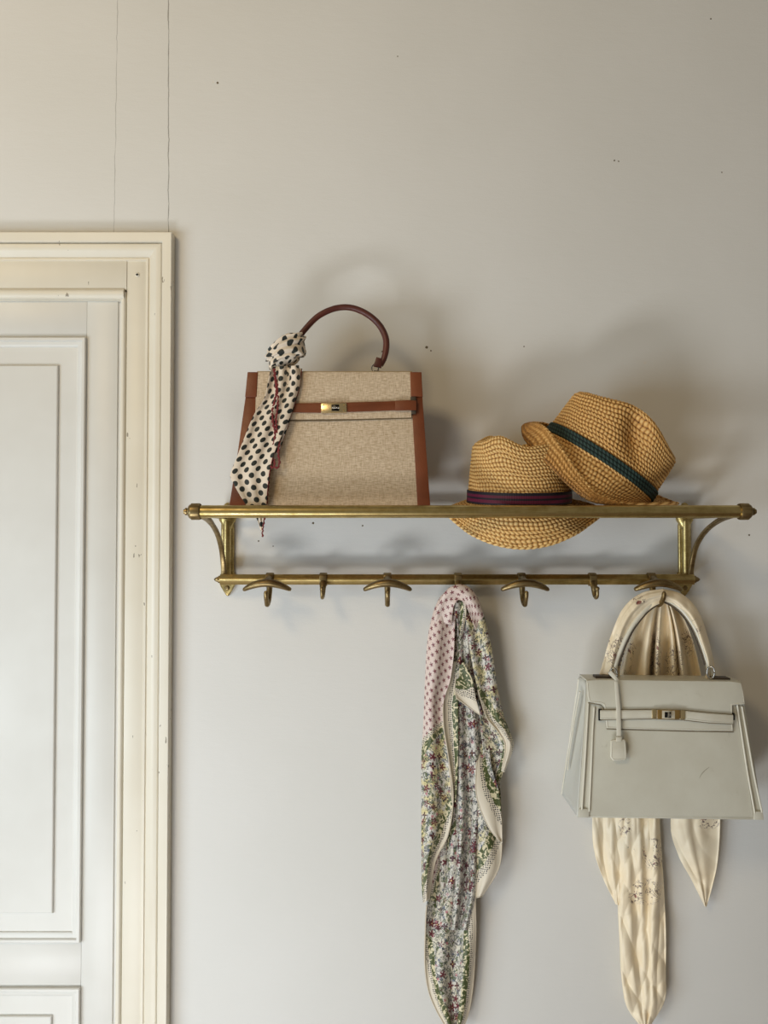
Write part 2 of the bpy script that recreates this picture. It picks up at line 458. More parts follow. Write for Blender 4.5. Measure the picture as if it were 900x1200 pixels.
def mat_floral():
    """square scarf print: plain hem, dots, green vine, flowers, vine, dots, pink field with stars (attr 'hem' = metres from the hem)"""
    m = M('floral_silk'); uv = m.n('ShaderNodeUVMap', uv_map='UVMap').outputs[0]
    d0 = m.attr('hem'); yel = m.attr('warm')
    wv = m.noise(uv, 60, 2); d = m.math('ADD', d0, m.math('MULTIPLY', m.math('SUBTRACT', wv, 0.5), 0.004))
    cream = srgb(222, 212, 192)
    white = m.mix(m.math('MULTIPLY', yel, m.smooth(m.noise(uv, 45, 2), 0.42, 0.58)), srgb(210, 206, 197), srgb(212, 198, 140))
    def flowers(scale, rad, col, off, petals=5, keep=0.35):
        vv = m.mapping(uv, (1, 1, 1), (off, off * 1.7, 0))
        vn = m.vor(vv, scale); pos = vn.outputs['Position']; 
        rel = m.n('ShaderNodeVectorMath', {0: m.n('ShaderNodeVectorMath', {0: vv, 3: scale}, operation='SCALE').outputs[0], 1: m.n('ShaderNodeVectorMath', {0: pos, 3: scale}, operation='SCALE').outputs[0]}, operation='SUBTRACT').outputs[0]
        s = m.n('ShaderNodeSeparateXYZ', {0: rel}).outputs
        ang = m.math('ARCTAN2', s[1], s[0]); r = vn.outputs['Distance']
        rr = m.math('MULTIPLY', m.math('ADD', m.math('MULTIPLY', m.math('COSINE', m.math('MULTIPLY', ang, petals)), 0.36), 0.78), rad)
        k = m.math('LESS_THAN', r, rr)
        rs = m.n('ShaderNodeSeparateColor', {0: vn.outputs['Color']}).outputs
        k = m.math('MULTIPLY', k, m.math('GREATER_THAN', rs[0], keep))
        ctr = m.math('LESS_THAN', r, rad * 0.22)
        return k, col, rs[1], ctr
    f = white
    # leaves and sprigs
    for (sc, lo, hi, col, off) in ((100, 0.560, 0.56, srgb(44, 62, 60), 0.0), (115, 0.575, 0.60, srgb(30, 34, 52), 3.1), (95, 0.585, 0.60, srgb(78, 92, 46), 7.7)):
        nz = m.noise(m.mapping(uv, (1, 0.8, 1), (off, off, 0)), sc, 2, 0.7, 1.2)
        k = m.math('MULTIPLY', m.math('GREATER_THAN', nz, lo), m.math('LESS_THAN', nz, hi + 0.08))
        f = m.mix(m.math('MULTIPLY', k, 0.85), f, col)
    for (sc, rad, col, off, pt, kp) in ((92, 0.26, srgb(70, 84, 112), 5.1, 5, 0.6), (84, 0.26, srgb(176, 100, 112), 8.4, 5, 0.6), (48, 0.35, srgb(100, 22, 40), 0.0, 5, 0.30), (54, 0.33, srgb(72, 14, 28), 2.3, 4, 0.42)):
        k, c, rnd, ctr = flowers(sc, rad, col, off, pt, kp)
        f = m.mix(k, f, c); f = m.mix(m.math('MULTIPLY', ctr, k), f, srgb(206, 178, 120))
    # pink field with staggered stars
    pit = 0.0165
    s = m.n('ShaderNodeSeparateXYZ', {0: uv}).outputs
    def star(o):
        x = m.math('ADD', m.math('DIVIDE', s[0], pit), 50 + o); y = m.math('ADD', m.math('DIVIDE', s[1], pit * 1.1), 50 + o)
        fx = m.math('SUBTRACT', m.math('FRACT', x), 0.5); fy = m.math('SUBTRACT', m.math('FRACT', y), 0.5)
        r = m.math('SQRT', m.math('ADD', m.math('MULTIPLY', fx, fx), m.math('MULTIPLY', fy, fy)))
        a = m.math('ARCTAN2', fy, fx)
        rr = m.math('MULTIPLY_ADD', m.math('COSINE', m.math('MULTIPLY', m.math('ADD', a, 0.4), 5)), 0.085, 0.16)
        return m.math('LESS_THAN', r, rr)
    stars = m.math('MAXIMUM', star(0.0), star(0.5))
    pink = m.mix(m.noise(uv, 20, 2), srgb(222, 198, 188), srgb(216, 204, 196))
    pink = m.mix(stars, pink, srgb(112, 34, 48))
    # dots of the border
    dt = m.vor(uv, 250, rnd=0.25).outputs['Distance']
    dots = m.mix(m.math('LESS_THAN', dt, 0.36), cream, srgb(46, 44, 46))
    vn = m.noise(uv, 120, 2, 0.5, 1.0)
    vine = m.mix(m.smooth(vn, 0.435, 0.48), srgb(216, 206, 170), m.mix(m.noise(uv, 190, 2), srgb(30, 42, 24), srgb(98, 108, 52)))
    def sel(lo, col, prev): return m.mix(m.math('GREATER_THAN', d, lo), prev, col)
    c = cream
    c = sel(0.0095, dots, c); c = sel(0.0165, vine, c); c = sel(0.0285, f, c)
    c = sel(0.098, vine, c); c = sel(0.108, dots, c); c = sel(0.114, pink, c)
    m.bump(m.noise(uv, 380, 2), 0.08, 0.0004)
    return m.out(c, 0.5, Sheen_Weight=0.15)
FLORAL = mat_floral()
HEMC = simple('cream_rolled_hem', srgb(214, 202, 180), 0.6)

def mat_creamsilk():
    m = M('cream_printed_silk'); uv = m.n('ShaderNodeUVMap', uv_map='UVMap').outputs[0]
    base = m.mix(m.noise(uv, 16, 3), srgb(242, 224, 190), srgb(248, 236, 210))
    pr = m.attr('print')
    ln = m.noise(uv, 62, 2, 0.5, 1.6)
    line = m.math('LESS_THAN', m.math('ABSOLUTE', m.math('SUBTRACT', ln, 0.5)), 0.026)
    blot = m.math('GREATER_THAN', m.noise(m.mapping(uv, (1, 1, 1), (4, 2, 0)), 26, 2), 0.44)
    k = m.math('MULTIPLY', m.math('MULTIPLY', line, blot), m.smooth(pr, 0.3, 0.6))
    base = m.mix(m.math('MULTIPLY', k, 0.85), base, srgb(84, 58, 62))
    rd = m.math('MULTIPLY', m.math('GREATER_THAN', m.noise(m.mapping(uv, (1.5, 1, 1), (9, 5, 0)), 34, 2), 0.665), m.smooth(pr, 0.3, 0.6))
    base = m.mix(m.math('MULTIPLY', rd, 0.85), base, srgb(126, 44, 42))
    m.bump(m.noise(uv, 240, 3), 0.12, 0.0006)
    return m.out(base, 0.45, Sheen_Weight=0.15)
CREAM = mat_creamsilk()

# ------------------------------------------------------------------ the room
def structure(o): o['kind'] = 'structure'; return o
ZFL = -0.2
wall = structure(box('wall_back', -2.6, 2.6, 0.0, 0.12, ZFL, 3.1, WALL, None, 0.0))
floor = structure(box('floor', -2.6, 2.6, -4.0, 0.12, ZFL - 0.06, ZFL, FLOORM, None, 0.0))

# door frame: moulded architrave, profile swept round the head and the right jamb
FR = -0.0225
xo = P(202.5, 700, 0.0)[0]; zt = P(100, 277, 0.0)[2]
def sweep_profile(name, prof, x_edge, z_edge, mat, parent, x_far=-1.75, z_far=-0.2):
    """prof = [(inset from the outer edge, y)]; mitred corner at the top right"""
    v = []
    for (t, y) in prof:
        v += [(x_far, y, z_edge - t), (x_edge - t, y, z_edge - t), (x_edge - t, y, z_far)]
    f = []
    for j in range(len(prof) - 1):
        for i in range(2):
            a = j * 3 + i; f.append((a, a + 3, a + 4, a + 1))
    return obj(name, v, f, mat, parent, smooth=True, angle=25)
trim = thing('trim_1', (xo, 0, -0.2), kind='structure')
trim['label'] = 'cream moulded door frame at the left edge of the wall'
s = 1 / 610.0
sweep_profile('outer_fillet', [(0, 0), (0, -0.021), (0.0012, -0.0235), (10*s, -0.0235), (11.5*s, -0.0225), (12*s, -0.018)], xo, zt, TRIMP, trim)
sweep_profile('ogee_moulding', [(12*s, -0.012), (12.6*s, -0.0175), (14*s, -0.0195), (17*s, -0.0205), (20*s, -0.0195), (23*s, -0.0165), (26*s, -0.0135), (27.5*s, -0.0125), (28*s, -0.0105), (29*s, -0.0105), (29.6*s, -0.013), (32*s, -0.013), (32.6*s, -0.011)], xo, zt, TRIMP, trim)
# flat band: jamb and head board meet in a worn joint
x1 = xo - 32*s; z1 = zt - 32*s
xj = P(146, 700, -0.011)[0]
box('jamb_board', xj, x1 + 0.002, -0.011, 0.0, ZFL, z1 + 0.002, TRIMP, trim, 0.0012)
xh = P(147.5, 330, -0.011)[0]
zh = P(100, 337, -0.011)[2]
box('head_board', -1.75, xj - 0.0006, -0.0115, 0.0, zh - 0.004, z1 + 0.002, TRIMP, trim, 0.0008)
# rounded stop beads along head and jamb
zb = P(100, 344, -0.014)[2]
tube('head_bead', [(-1.75, -0.010, zb), (xj - 0.005, -0.010, zb)], 0.0075, TRIMP, trim, rb=0.0105, seg=20)
xb = P(141.5, 700, -0.012)[0]
tube('jamb_bead', [(xb, -0.005, ZFL), (xb, -0.005, zb + 0.004)], 0.0072, TRIMP, trim, rb=0.0058, seg=20)
zk = P(100, 350, -0.006)[2]
box('head_stop', -1.75, xj, -0.0065, 0.0, zk - 0.0045, zk + 0.004, TRIMP, trim, 0.0008)
q = P(161, 322, -0.0112)
v, f = lathe_data([q + np.array([0, -0.0007*k, 0]) for k in (0, 1, 2, 2, 1.2)], [0.0042, 0.0042, 0.0032, 0.0022, 0.0012], 18)
obj('screw_plug', v, f, TRIMP, trim)

door = thing('door_1', (-0.9, 0, -0.2), kind='structure')
door['label'] = 'white panelled door with raised mouldings'
YD = -0.0035
xd1 = P(135.5, 700, YD)[0]; zd1 = P(50, 352, YD)[2]
pxr = P(99, 700, YD)[0]; zp1 = P(50, 396, YD)[2]; zp0 = P(50, 1103, YD)[2]; zq1 = P(50, 1156, YD)[2]
pxl = pxr - 0.52; xd0 = pxl - (xd1 - pxr)
box('stile', pxr, xd1, YD, 0.0, ZFL, zd1, DOORP, door, 0.0006)
box('stile', xd0, pxl, YD, 0.0, ZFL, zd1, DOORP, door, 0.0006)
box('rail', pxl, pxr - 0.0003, YD, 0.0, zp1, zd1, DOORP, door, 0.0004)
box('rail', pxl, pxr - 0.0003, YD, 0.0, zq1, zp0, DOORP, door, 0.0004)
box('rail', pxl, pxr - 0.0003, YD, 0.0, ZFL, 0.05, DOORP, door, 0.0004)
def ring_profile(name, x0, x1, z0, z1, prof, mat, parent):
    v = []
    for (t, y) in prof:
        v += [(x0 + t, y, z0 + t), (x1 - t, y, z0 + t), (x1 - t, y, z1 - t), (x0 + t, y, z1 - t)]
    f = []
    for j in range(len(prof) - 1):
        for i in range(4):
            a = j*4 + i; b = j*4 + (i+1) % 4; f.append((a, b, b + 4, a + 4))
    return obj(name, v, f, mat, parent, angle=22)
for (a, b) in ((zp0, zp1), (0.05, zq1)):
    ring_profile('panel_moulding', pxl, pxr, a, b, [(0, 0), (0, -0.0095), (0.0015, -0.011), (0.006, -0.0112), (0.0075, -0.0095), (0.0085, -0.0075), (0.013, -0.0068), (0.0175, -0.0045), (0.0185, -0.002), (0.019, 0.0)], DOORP, door)
    i0 = 0.019
    box('panel', pxl + i0 - 0.002, pxr - i0 + 0.002, -0.0022, 0.0, a + i0 - 0.002, b - i0 + 0.002, DOORP, door, 0.0)
    i1 = 0.054
    ring_profile('panel_field', pxl + i1, pxr - i1, a + i1, b - i1, [(0, -0.0022), (0.0004, -0.0062), (0.0016, -0.0074), (0.003, -0.0078)], DOORP, door)
    box('panel_face', pxl + i1 + 0.0028, pxr - i1 - 0.0028, -0.0078, -0.002, a + i1 + 0.0028, b - i1 - 0.0028, DOORP, door, 0.0)

# ------------------------------------------------------------------ coat rack
YF = -0.20
RF = 0.0108
zF = P(450, 599.5, YF)[2]
YR = -0.035
zR = P(450, 679, YR)[2]
xl = P(266, 640, -0.012)[0]; xr = P(803.5, 640, -0.012)[0]
rack = thing('coat_rack', ((xl + xr) / 2, 0, zR), 'long brass wall rack with top rail shelf and row of hooks', 'coat rack')
fx0 = P(231, 600, YF)[0]; fx1 = P(870, 600, YF)[0]
tube('front_rail', [(x, YF, zF) for x in np.linspace(fx0 - 0.004, fx1 + 0.004, 12)], RF, BRASS, rack, seg=40)
for (xx, sg) in ((fx0, -1), (fx1, 1)):
    st = [(0.006, RF), (0.006, 0.0134), (0.004, 0.0142), (-0.009, 0.0142), (-0.0095, 0.0128), (-0.0125, 0.0116), (-0.0145, 0.0090), (-0.0150, 0.0052), (-0.0165, 0.0050), (-0.0170, 0.0064), (-0.0195, 0.0064), (-0.0200, 0.0044), (-0.0225, 0.0042), (-0.0232, 0.0008)]
    v, f = lathe_data([(xx + sg * -a, YF, zF) for a, r in st], [r for a, r in st], 28)
    obj('finial', v, f, BRASS_D, rack, angle=40)
tube('shelf_rail', [(x, -0.030, zF + 0.001) for x in (xl - 0.01, 0.1, xr + 0.01)], 0.007, BRASS, rack, seg=20)
for yy in (-0.075, -0.125):
    tube('shelf_rail', [(x, yy, zF - 0.003) for x in (xl, 0.1, xr)], 0.0048, BRASS, rack, seg=16)
# lower rail: square bar set on edge
hx0 = P(258, 679, YR)[0]; hx1 = P(813, 680, YR)[0]
dz = 0.0098; dy = 0.0085
def bar_section():
    return [(-dy*0.25, dz), (-dy, dz*0.12), (-dy, -dz*0.12), (-dy*0.35, -dz), (dy*0.35, -dz), (dy, -dz*0.1), (dy, dz*0.1), (dy*0.25, dz)]
prism('hook_rail', [(hx0, YR + a, zR + b) for a, b in bar_section()], [(hx1, YR + a, zR + b) for a, b in bar_section()], BRASS, rack, 0.0004)
for (xx, sg) in ((hx0, -1), (hx1, 1)):
    st = [(0.0, 0.007), (0.003, 0.0072), (0.004, 0.005), (0.006, 0.005), (0.009, 0.0034), (0.0115, 0.0012)]
    v, f = lathe_data([(xx + sg * a, YR, zR) for a, r in st], [r for a, r in st], 18)
    obj('rail_knob', v, f, BRASS_D, rack, angle=40)

def bracket(xc, sg):
    """wall post with foot, top arm and bowed brace"""
    b = thing('bracket', (xc, 0, zR)); b.parent = rack; b.location = (xc - rack.location[0], 0, 0)
    zt_ = zF - 0.004
    # post: half-round with two beads
    path = [(xc, -0.009, z) for z in np.linspace(zR - 0.002, zt_ - 0.010, 8)]
    tube('post', path, 0.011, BRASS, b, rb=0.0085, seg=24)
    for k in (-1, 1):
        tube('post_bead', [(xc + k*0.0085, -0.006, z) for z in np.linspace(zR + 0.004, zt_ - 0.016, 4)], 0.0042, BRASS, b, seg=14)
    # flared head of the post
    st = [(-0.030, 0.010), (-0.020, 0.0115), (-0.012, 0.0165), (-0.004, 0.0172), (0.003, 0.016), (0.008, 0.011), (0.012, 0.0075), (0.017, 0.0072), (0.021, 0.004), (0.0222, 0.0008)]
    v, f = tube_data([(xc, -0.008, zF + a) for a, r in st], [min(r, 0.010) for a, r in st], [r for a, r in st], 22)
    obj('post_head', v, f, BRASS, b)
    # foot: pointed plate with a screw
    pts = [(-0.0125, 0.012), (0.0125, 0.012), (0.015, -0.004), (0.0135, -0.014), (0.008, -0.024), (0.002, -0.0335), (-0.002, -0.0335), (-0.008, -0.024), (-0.0135, -0.014), (-0.015, -0.004)]
    fr = [(xc + a, -0.009 if c_ > -0.02 else -0.006, zR + c_) for a, c_ in pts]; bk = [(xc + a*1.06, 0.0, zR + c_*1.03) for a, c_ in pts]
    prism('foot_plate', fr, bk, BRASS, b, 0.0022, 3)
    v, f = lathe_data([(xc, -0.0075 - k, zR - 0.018) for k in (0, 0.0012, 0.0018, 0.0012)], [0.0048, 0.0044, 0.003, 0.0012], 16)
    obj('screw', v, f, BRASS_D, b)
    # socket holding the hook rail
    tube('rail_socket', [(xc, y, zR) for y in np.linspace(-0.004, -0.038, 5)], [0.0105, 0.0095, 0.0092, 0.0092, 0.007], BRASS_D, b, seg=20)
    # brace
    xa = xc + sg * 0.002
    pts = [(-0.197, zF - 0.008), (-0.165, zF - 0.013), (-0.135, zF - 0.0205), (-0.105, zF - 0.031), (-0.078, zF - 0.045), (-0.055, zF - 0.064), (-0.04, zF - 0.086), (-0.032, zF - 0.108), (-0.030, zR - 0.004)]
    pth = catmull([(xa, y, z) for y, z in pts], 40)
    w = np.interp(np.linspace(0, 1, 40), [0, 0.12, 0.3, 1], [0.0085, 0.0066, 0.0045, 0.0050])
    A, B = frames(pth)
    v, f = tube_data(pth, w, 0.0036, 16, 3.2)
    obj('brace', v, f, BRASS_D, b, angle=50)
    tube('top_arm', [(xa, y, zF - 0.0035) for y in (-0.006, -0.1, -0.196)], 0.0042, BRASS_D, b, rb=0.0065, seg=14, power=3)
    return b
bracket(xl, -1); bracket(xr, 1)

def collar(x, w, parent, mat):
    """strap that wraps the bar"""
    sec = [(-0.0108, 0.0), (-0.0098, 0.0085), (-0.003, 0.0128), (0.004, 0.0128), (0.0105, 0.008), (0.0105, -0.008), (0.004, -0.0128), (-0.004, -0.0125), (-0.0098, -0.0075)]
    return prism('collar', [(x - w, YR + a, zR + b) for a, b in sec], [(x + w, YR + a, zR + b) for a, b in sec], mat, parent, 0.0016, 2)

def hat_hook(px, reach=0.054):
    x = P(px, 679, YR)[0]
    h = thing('hat_hook', (0, 0, 0)); h.parent = rack; h.location = (x - rack.location[0], YR, 0)
    collar(x, 0.0075, h, BRASS_D)
    tube('stem', catmull([(x, YR - 0.006, zR + 0.001), (x, YR - 0.024, zR - 0.002), (x, YR - 0.044, zR - 0.004)], 10), np.linspace(0.0075, 0.0062, 10), BRASS_D, h, seg=16)
    n = 41; t = np.linspace(-1, 1, n)
    half = 0.0435
    pth = np.stack([x + t * half, np.full(n, YR - 0.046) + 0.010 * t**2, zR - 0.0035 - 0.0135 * np.abs(t) ** 1.9], 1)
    w = 0.0036 + 0.0038 * (1 - np.abs(t) ** 2.2); d = 0.0048 + 0.0042 * (1 - np.abs(t) ** 3)
    w[0] *= 0.75; w[-1] *= 0.75; d[0] *= 0.75; d[-1] *= 0.75
    v, f = tube_data(pth, d, w, 20)
    obj('cross_bar', v, f, BRASS_D, h)
    pj = catmull([(x, YR - 0.006, zR - 0.006), (x, YR - 0.009, zR - 0.022), (x, YR - 0.016, zR - 0.037), (x, YR - 0.033, zR - 0.0445), (x, YR - 0.76*reach, zR - 0.040), (x, YR - 0.95*reach, zR - 0.028), (x, YR - reach, zR - 0.018)], 36)
    w = np.interp(np.linspace(0, 1, 36), [0, 0.3, 0.7, 0.97, 1], [0.0062, 0.0050, 0.0045, 0.0040, 0.0022])
    tube('prong', pj, w, BRASS_D, h, seg=16)
    return h
def small_hook(px):
    x = P(px, 679, YR)[0]
    h = thing('coat_hook', (0, 0, 0)); h.parent = rack; h.location = (x - rack.location[0], YR, 0)
    collar(x, 0.0072, h, BRASS_D)
    pj = catmull([(x, YR - 0.006, zR - 0.006), (x, YR - 0.0125, zR - 0.014), (x, YR - 0.015, zR - 0.024), (x, YR - 0.022, zR - 0.032), (x, YR - 0.032, zR - 0.030), (x, YR - 0.036, zR - 0.022), (x, YR - 0.035, zR - 0.0165)], 30)
    w = np.interp(np.linspace(0, 1, 30), [0, 0.25, 0.6, 0.9, 1], [0.0075, 0.0055, 0.0036, 0.0030, 0.0030])
    tube('prong', pj, w, BRASS_D, h, seg=14)
    e = np.array([x, YR - 0.0348, zR - 0.0150])
    th = np.linspace(0, math.pi, 9)
    v, f = lathe_data([e + np.array([0, 0, -0.0042*math.cos(a)]) for a in th], [0.0042*math.sin(a) for a in th], 14)
    obj('ball_tip', v, f, BRASS_D, h)
    return h
for i, px in enumerate((316.5, 379, 454, 536.5, 611, 694, 763)):
    if i % 2: small_hook(px)
    else: hat_hook(px, 0.068 if i == 6 else 0.052)

# ------------------------------------------------------------------ raffia hats
def stitch_grid(rowpos, colpos):
    """height 0..1 of crocheted stitches; rowpos, colpos in stitch units"""
    r = np.floor(rowpos); fr = rowpos - r
    lean = (fr - 0.5) * 0.75
    c = colpos + 0.5 * (r % 2) + lean
    ci = np.floor(c); fc = c - ci
    ridge = np.clip(1 - (2*np.abs(fr - 0.5)) ** 2.6, 0, 1)
    st = np.clip(1 - (2*np.abs(fc - 0.5)) ** 2.4, 0, 1)
    h = ridge ** 0.8 * st ** 0.7
    rnd = np.modf(np.abs(np.sin(r * 12.9898 + ci * 78.233) * 43758.5453))[0]
    return h * (0.82 + 0.18 * rnd), rnd

def add_stitches(p, rows, cols, amp):
    """p (nv,nu,3) closed in u; rows: stitch-row coordinate per v; returns displaced points, stitch, tone"""
    nv, nu, _ = p.shape
    du = np.roll(p, -1, 1) - np.roll(p, 1, 1)
    dv = np.gradient(p, axis=0)
    n = np.cross(du, dv); n /= np.linalg.norm(n, axis=2)[..., None] + 1e-9
    R = np.broadcast_to(np.asarray(rows)[:, None], (nv, nu)); Cc = np.broadcast_to(np.arange(nu)[None] / nu * cols, (nv, nu))
    R = R + 0.10 * np.sin(Cc * 0.7 + R * 0.6) + 0.05 * np.sin(Cc * 2.3 + R * 1.9)
    Cc = Cc + 0.22 * np.sin(R * 1.7 + Cc * 0.31) + 0.12 * np.sin(R * 5.1)
    h, rnd = stitch_grid(R, Cc)
    return p + n * ((h - 0.5) * amp)[..., None], h, rnd, n

def hat(root, frame, A, Bd, H, topf, rim, brim_shape, base_tilt_z, mat, band, rows_crown=19, rows_brim=9, cols=84, NU=672, taper=0.93, dent=None, crown_drop=0.012, fold=None):
    """frame: (origin, ex, ey, ez) of the crown; crown oval A x Bd; rim: closed loop of world points"""
    O, ex, ey, ez = frame
    th = np.arange(NU) / NU * 2 * math.pi + math.pi      # starts at the left end, runs across the front (towards camera)
    cx, sy = np.cos(th), np.sin(th)
    # crown rows
    NVc = rows_crown * 7
    s = np.linspace(0, 1, NVc)
    pts = np.zeros((NVc, NU, 3))
    for j, t in enumerate(s):
        if t < 0.66:
            k = t / 0.66; rad = 1 - (1 - taper) * k ** 1.3; hh = k * 0.86
        elif t < 0.80:
            k = (t - 0.66) / 0.14; a = k * math.pi / 2
            rad = taper - 0.12 * (1 - math.cos(a)); hh = 0.86 + 0.14 * math.sin(a)
        else:
            k = (t - 0.80) / 0.20; rad = (taper - 0.12) * (1 - k) ** 0.85 + 0.004; hh = 1.0 - crown_drop / H * 6 * (k ** 0.8) * (1 - 0.2 * k)
        lx = A * rad * cx; ly = Bd * rad * sy
        z = H * hh
        zz = z + topf(lx, ly) * max(0.0, min(1.0, (hh - 0.25) / 0.75)) ** 1.4 if t < 0.8 else z + topf(lx, ly)
        if dent is not None:
            lx, ly, zz = dent(lx, ly, zz, hh)
        pts[j] = O + lx[:, None]*ex + ly[:, None]*ey + (zz if np.ndim(zz) else np.full(NU, zz))[:, None]*ez
    base = pts[0]
    NVb = rows_brim * 8
    rimp = loop_catmull(rim, NU)
    if fold is not None: foldp = loop_catmull(fold, NU)
    br = np.zeros((NVb, NU, 3))
    for j, t in enumerate(np.linspace(1, 0, NVb, endpoint=False)):
        if fold is not None:
            ctl = 2*foldp - 0.5*base - 0.5*rimp
            br[j] = base*(1-t)**2 + ctl*2*t*(1-t) + rimp*t*t
        else:
            br[j] = base * (1 - t) + rimp * t + brim_shape(t, th, base, rimp)
    allp = np.vstack([br, pts])
    seg_ = np.linalg.norm(np.diff(np.vstack([br, pts[:1]]), axis=0), axis=2)[:, NU//8:NU*3//8].mean(1)
    arc = np.concatenate([[0], np.cumsum(seg_)])
    rows = np.concatenate([arc[:-1] / arc[-1] * rows_brim, rows_brim + s * rows_crown])
    q, h, rnd, nrm = add_stitches(allp, rows, cols, 0.0027)
    # direction check so that stitches stand outwards
    cen = O + ez * H * 0.4
    if np.sum((allp[NVb + 20] - cen) * nrm[NVb + 20]) < 0:
        q = 2 * allp - q
    if fold is not None:      # stitch colour raised along the turned-up edge, painting it brightly lit
        k_ = np.clip(1 - np.arange(NVb) / (0.55 * NVb), 0, 1)[:, None]
        h = h.copy(); h[:NVb] = h[:NVb] * (1 - 0.30 * k_) + 0.30 * k_
    nv = NVb + NVc
    v = q.reshape(-1, 3)
    f = grid_faces(NU, nv, True)
    # tone drifts slowly too
    U, V = np.meshgrid(np.arange(NU)/NU*14, np.linspace(0, 8, nv))
    tone = np.clip(rnd * 0.8 + 0.25 * wob(U, V, 1.0, 3), 0, 1)
    body = obj('raffia_body', v, f, mat, root, attrs={'stitch': h, 'tone': tone})
    mo = body.modifiers.new('thickness', 'SOLIDIFY'); mo.thickness = 0.0022; mo.offset = -1
    # rolled edge of the brim
    e = rimp; n = 420
    idx = (np.arange(n) * NU // n)
    ring = e[idx]; tn = np.roll(ring, -1, 0) - np.roll(ring, 1, 0); tn /= np.linalg.norm(tn, axis=1)[:, None]
    inw = base[idx] - ring; inw -= tn * np.sum(inw*tn, 1)[:, None]; inw /= np.linalg.norm(inw, axis=1)[:, None]; bn = np.cross(tn, inw)
    sg = 10; ang = np.arange(sg) / sg * 2 * math.pi
    phase = np.arange(n)[:, None] / n * 2 * math.pi * 66 + ang[None] * 1.0
    rr = 0.0024 * (0.85 + 0.3 * np.abs(np.sin(phase / 2)))
    v = ring[:, None] + inw[:, None]*(rr*np.cos(ang))[..., None] + bn[:, None]*(rr*np.sin(ang))[..., None]
    ff = []
    for i in range(n):
        for k in range(sg):
            a = i*sg + k; b = i*sg + (k+1) % sg; c = ((i+1) % n)*sg
            ff.append((a, b, c + (k+1) % sg, c + k))
    st = np.abs(np.sin(phase / 2))
    obj('brim_edge', v.reshape(-1, 3), ff, mat, root, attrs={'stitch': st.ravel(), 'tone': np.full(n*sg, 0.3)})
    # ribbon band
    h0, h1, bm_, stitched = band
    nb = 30
    j0 = h0 / H / 0.86 * 0.66; j1 = h1 / H / 0.86 * 0.66
    tt = np.linspace(j0, j1, nb)
    bp = np.zeros((nb, NU, 3))
    for k, t in enumerate(tt):
        fj = t * (NVc - 1); a = int(fj); w = fj - a
        bp[k] = pts[a] * (1-w) + pts[a+1] * w
    ctr = O + ez * (h0 + h1) / 2
    du = np.roll(bp, -1, 1) - np.roll(bp, 1, 1); dv = np.gradient(bp, axis=0)
    nn = np.cross(du, dv); nn /= np.linalg.norm(nn, axis=2)[..., None]
    if np.sum((bp[nb//2] - ctr) * nn[nb//2]) < 0: nn = -nn
    prof = np.full(nb, 0.0026); prof[0] = prof[-1] = 0.0006
    U, V = np.meshgrid(np.arange(NU)/NU, np.linspace(0, 1, nb))
    if stitched:
        hh, rn = stitch_grid(V * 3, U * cols)
        bp2 = bp + nn * (prof[:, None] + hh * 0.0016)[..., None]
    else:
        hh = np.ones_like(U); rn = hh * 0
        bp2 = bp + nn * (prof[:, None] + 0.0006 * wob(U*30, V*3, 1.0, 5))[..., None]
    o = obj('hat_band', bp2.reshape(-1, 3), grid_faces(NU, nb, True), bm_, root, uv=np.stack([U.ravel(), V.ravel()], 1), attrs={'stitch': hh, 'tone': rn})
    return body

# hat with the striped ribbon, brim hanging down behind the front rail
Oa = P(608, 589, -0.098)
tl = math.radians(7)
fa = (Oa, np.array([1.0, 0, 0.0]), np.array([0, math.cos(tl), math.sin(tl)]), np.array([0, -math.sin(tl), math.cos(tl)]))
hat_a = thing('straw_hat', tuple(P(612, 608, -0.10)), 'raffia hat with navy and burgundy striped ribbon, brim drooping below the brass rail', 'hat', 'raffia hats on the shelf')
rim_a = [P(522, 600, -0.105), P(538, 615.5, -0.135), P(556, 628, -0.16), P(583, 638.5, -0.176), P(614, 642.5, -0.180), P(645, 638, -0.178), P(672, 627, -0.168), P(690, 615, -0.145), P(704, 603, -0.108),
         P(700, 594, -0.06), P(670, 586, -0.022), P(640, 580, -0.009), P(610, 578, -0.008), P(580, 580, -0.009), P(550, 586, -0.02), P(528, 594, -0.06)]
def brim_a(t, th, base, rim):
    fr = np.clip(-np.sin(th), 0, 1)
    b = math.sin(math.pi * t)
    out = np.stack([np.zeros_like(th), -0.008 * fr * b, 0.010 * b * (0.35 + 0.65 * fr)], 1)
    return out
def top_a(x, y):
    return 0.013*np.exp(-((x + 0.046)/0.022)**2) - 0.006*np.exp(-((x - 0.004)/0.022)**2)
hat(hat_a, fa, 0.0925, 0.080, 0.108, top_a, rim_a, brim_a, 0, STRAW, (0.001, 0.0235, BAND, False), rows_crown=22, rows_brim=10)

# hat with the green band, tipped over onto the other
Ob = P(699, 549, -0.098)
ax = np.array([0.827, 0, -0.562]); az = np.array([0.562, 0, 0.827])
lean = math.radians(4)
ey = np.array([0, 1.0, 0]); ey2 = ey*math.cos(lean) + az*math.sin(lean); az2 = az*math.cos(lean) - ey*math.sin(lean)
hat_b = thing('straw_hat', tuple(P(740, 594, -0.11)), 'raffia hat with dark green woven band, tipped sideways against the other hat', 'hat', 'raffia hats on the shelf')
rim_b = [P(622, 498, -0.105), P(631, 497.5, -0.135), P(641, 504, -0.158), P(654, 521, -0.172), P(668, 541, -0.180), P(684, 563, -0.184), P(703, 581, -0.185), P(735, 590.5, -0.178), P(789, 589.5, -0.125),
         P(790, 589, -0.07), P(765, 578, -0.025), P(730, 552, -0.010), P(700, 530, -0.010), P(668, 508, -0.018), P(640, 497, -0.050), P(626, 496, -0.080)]
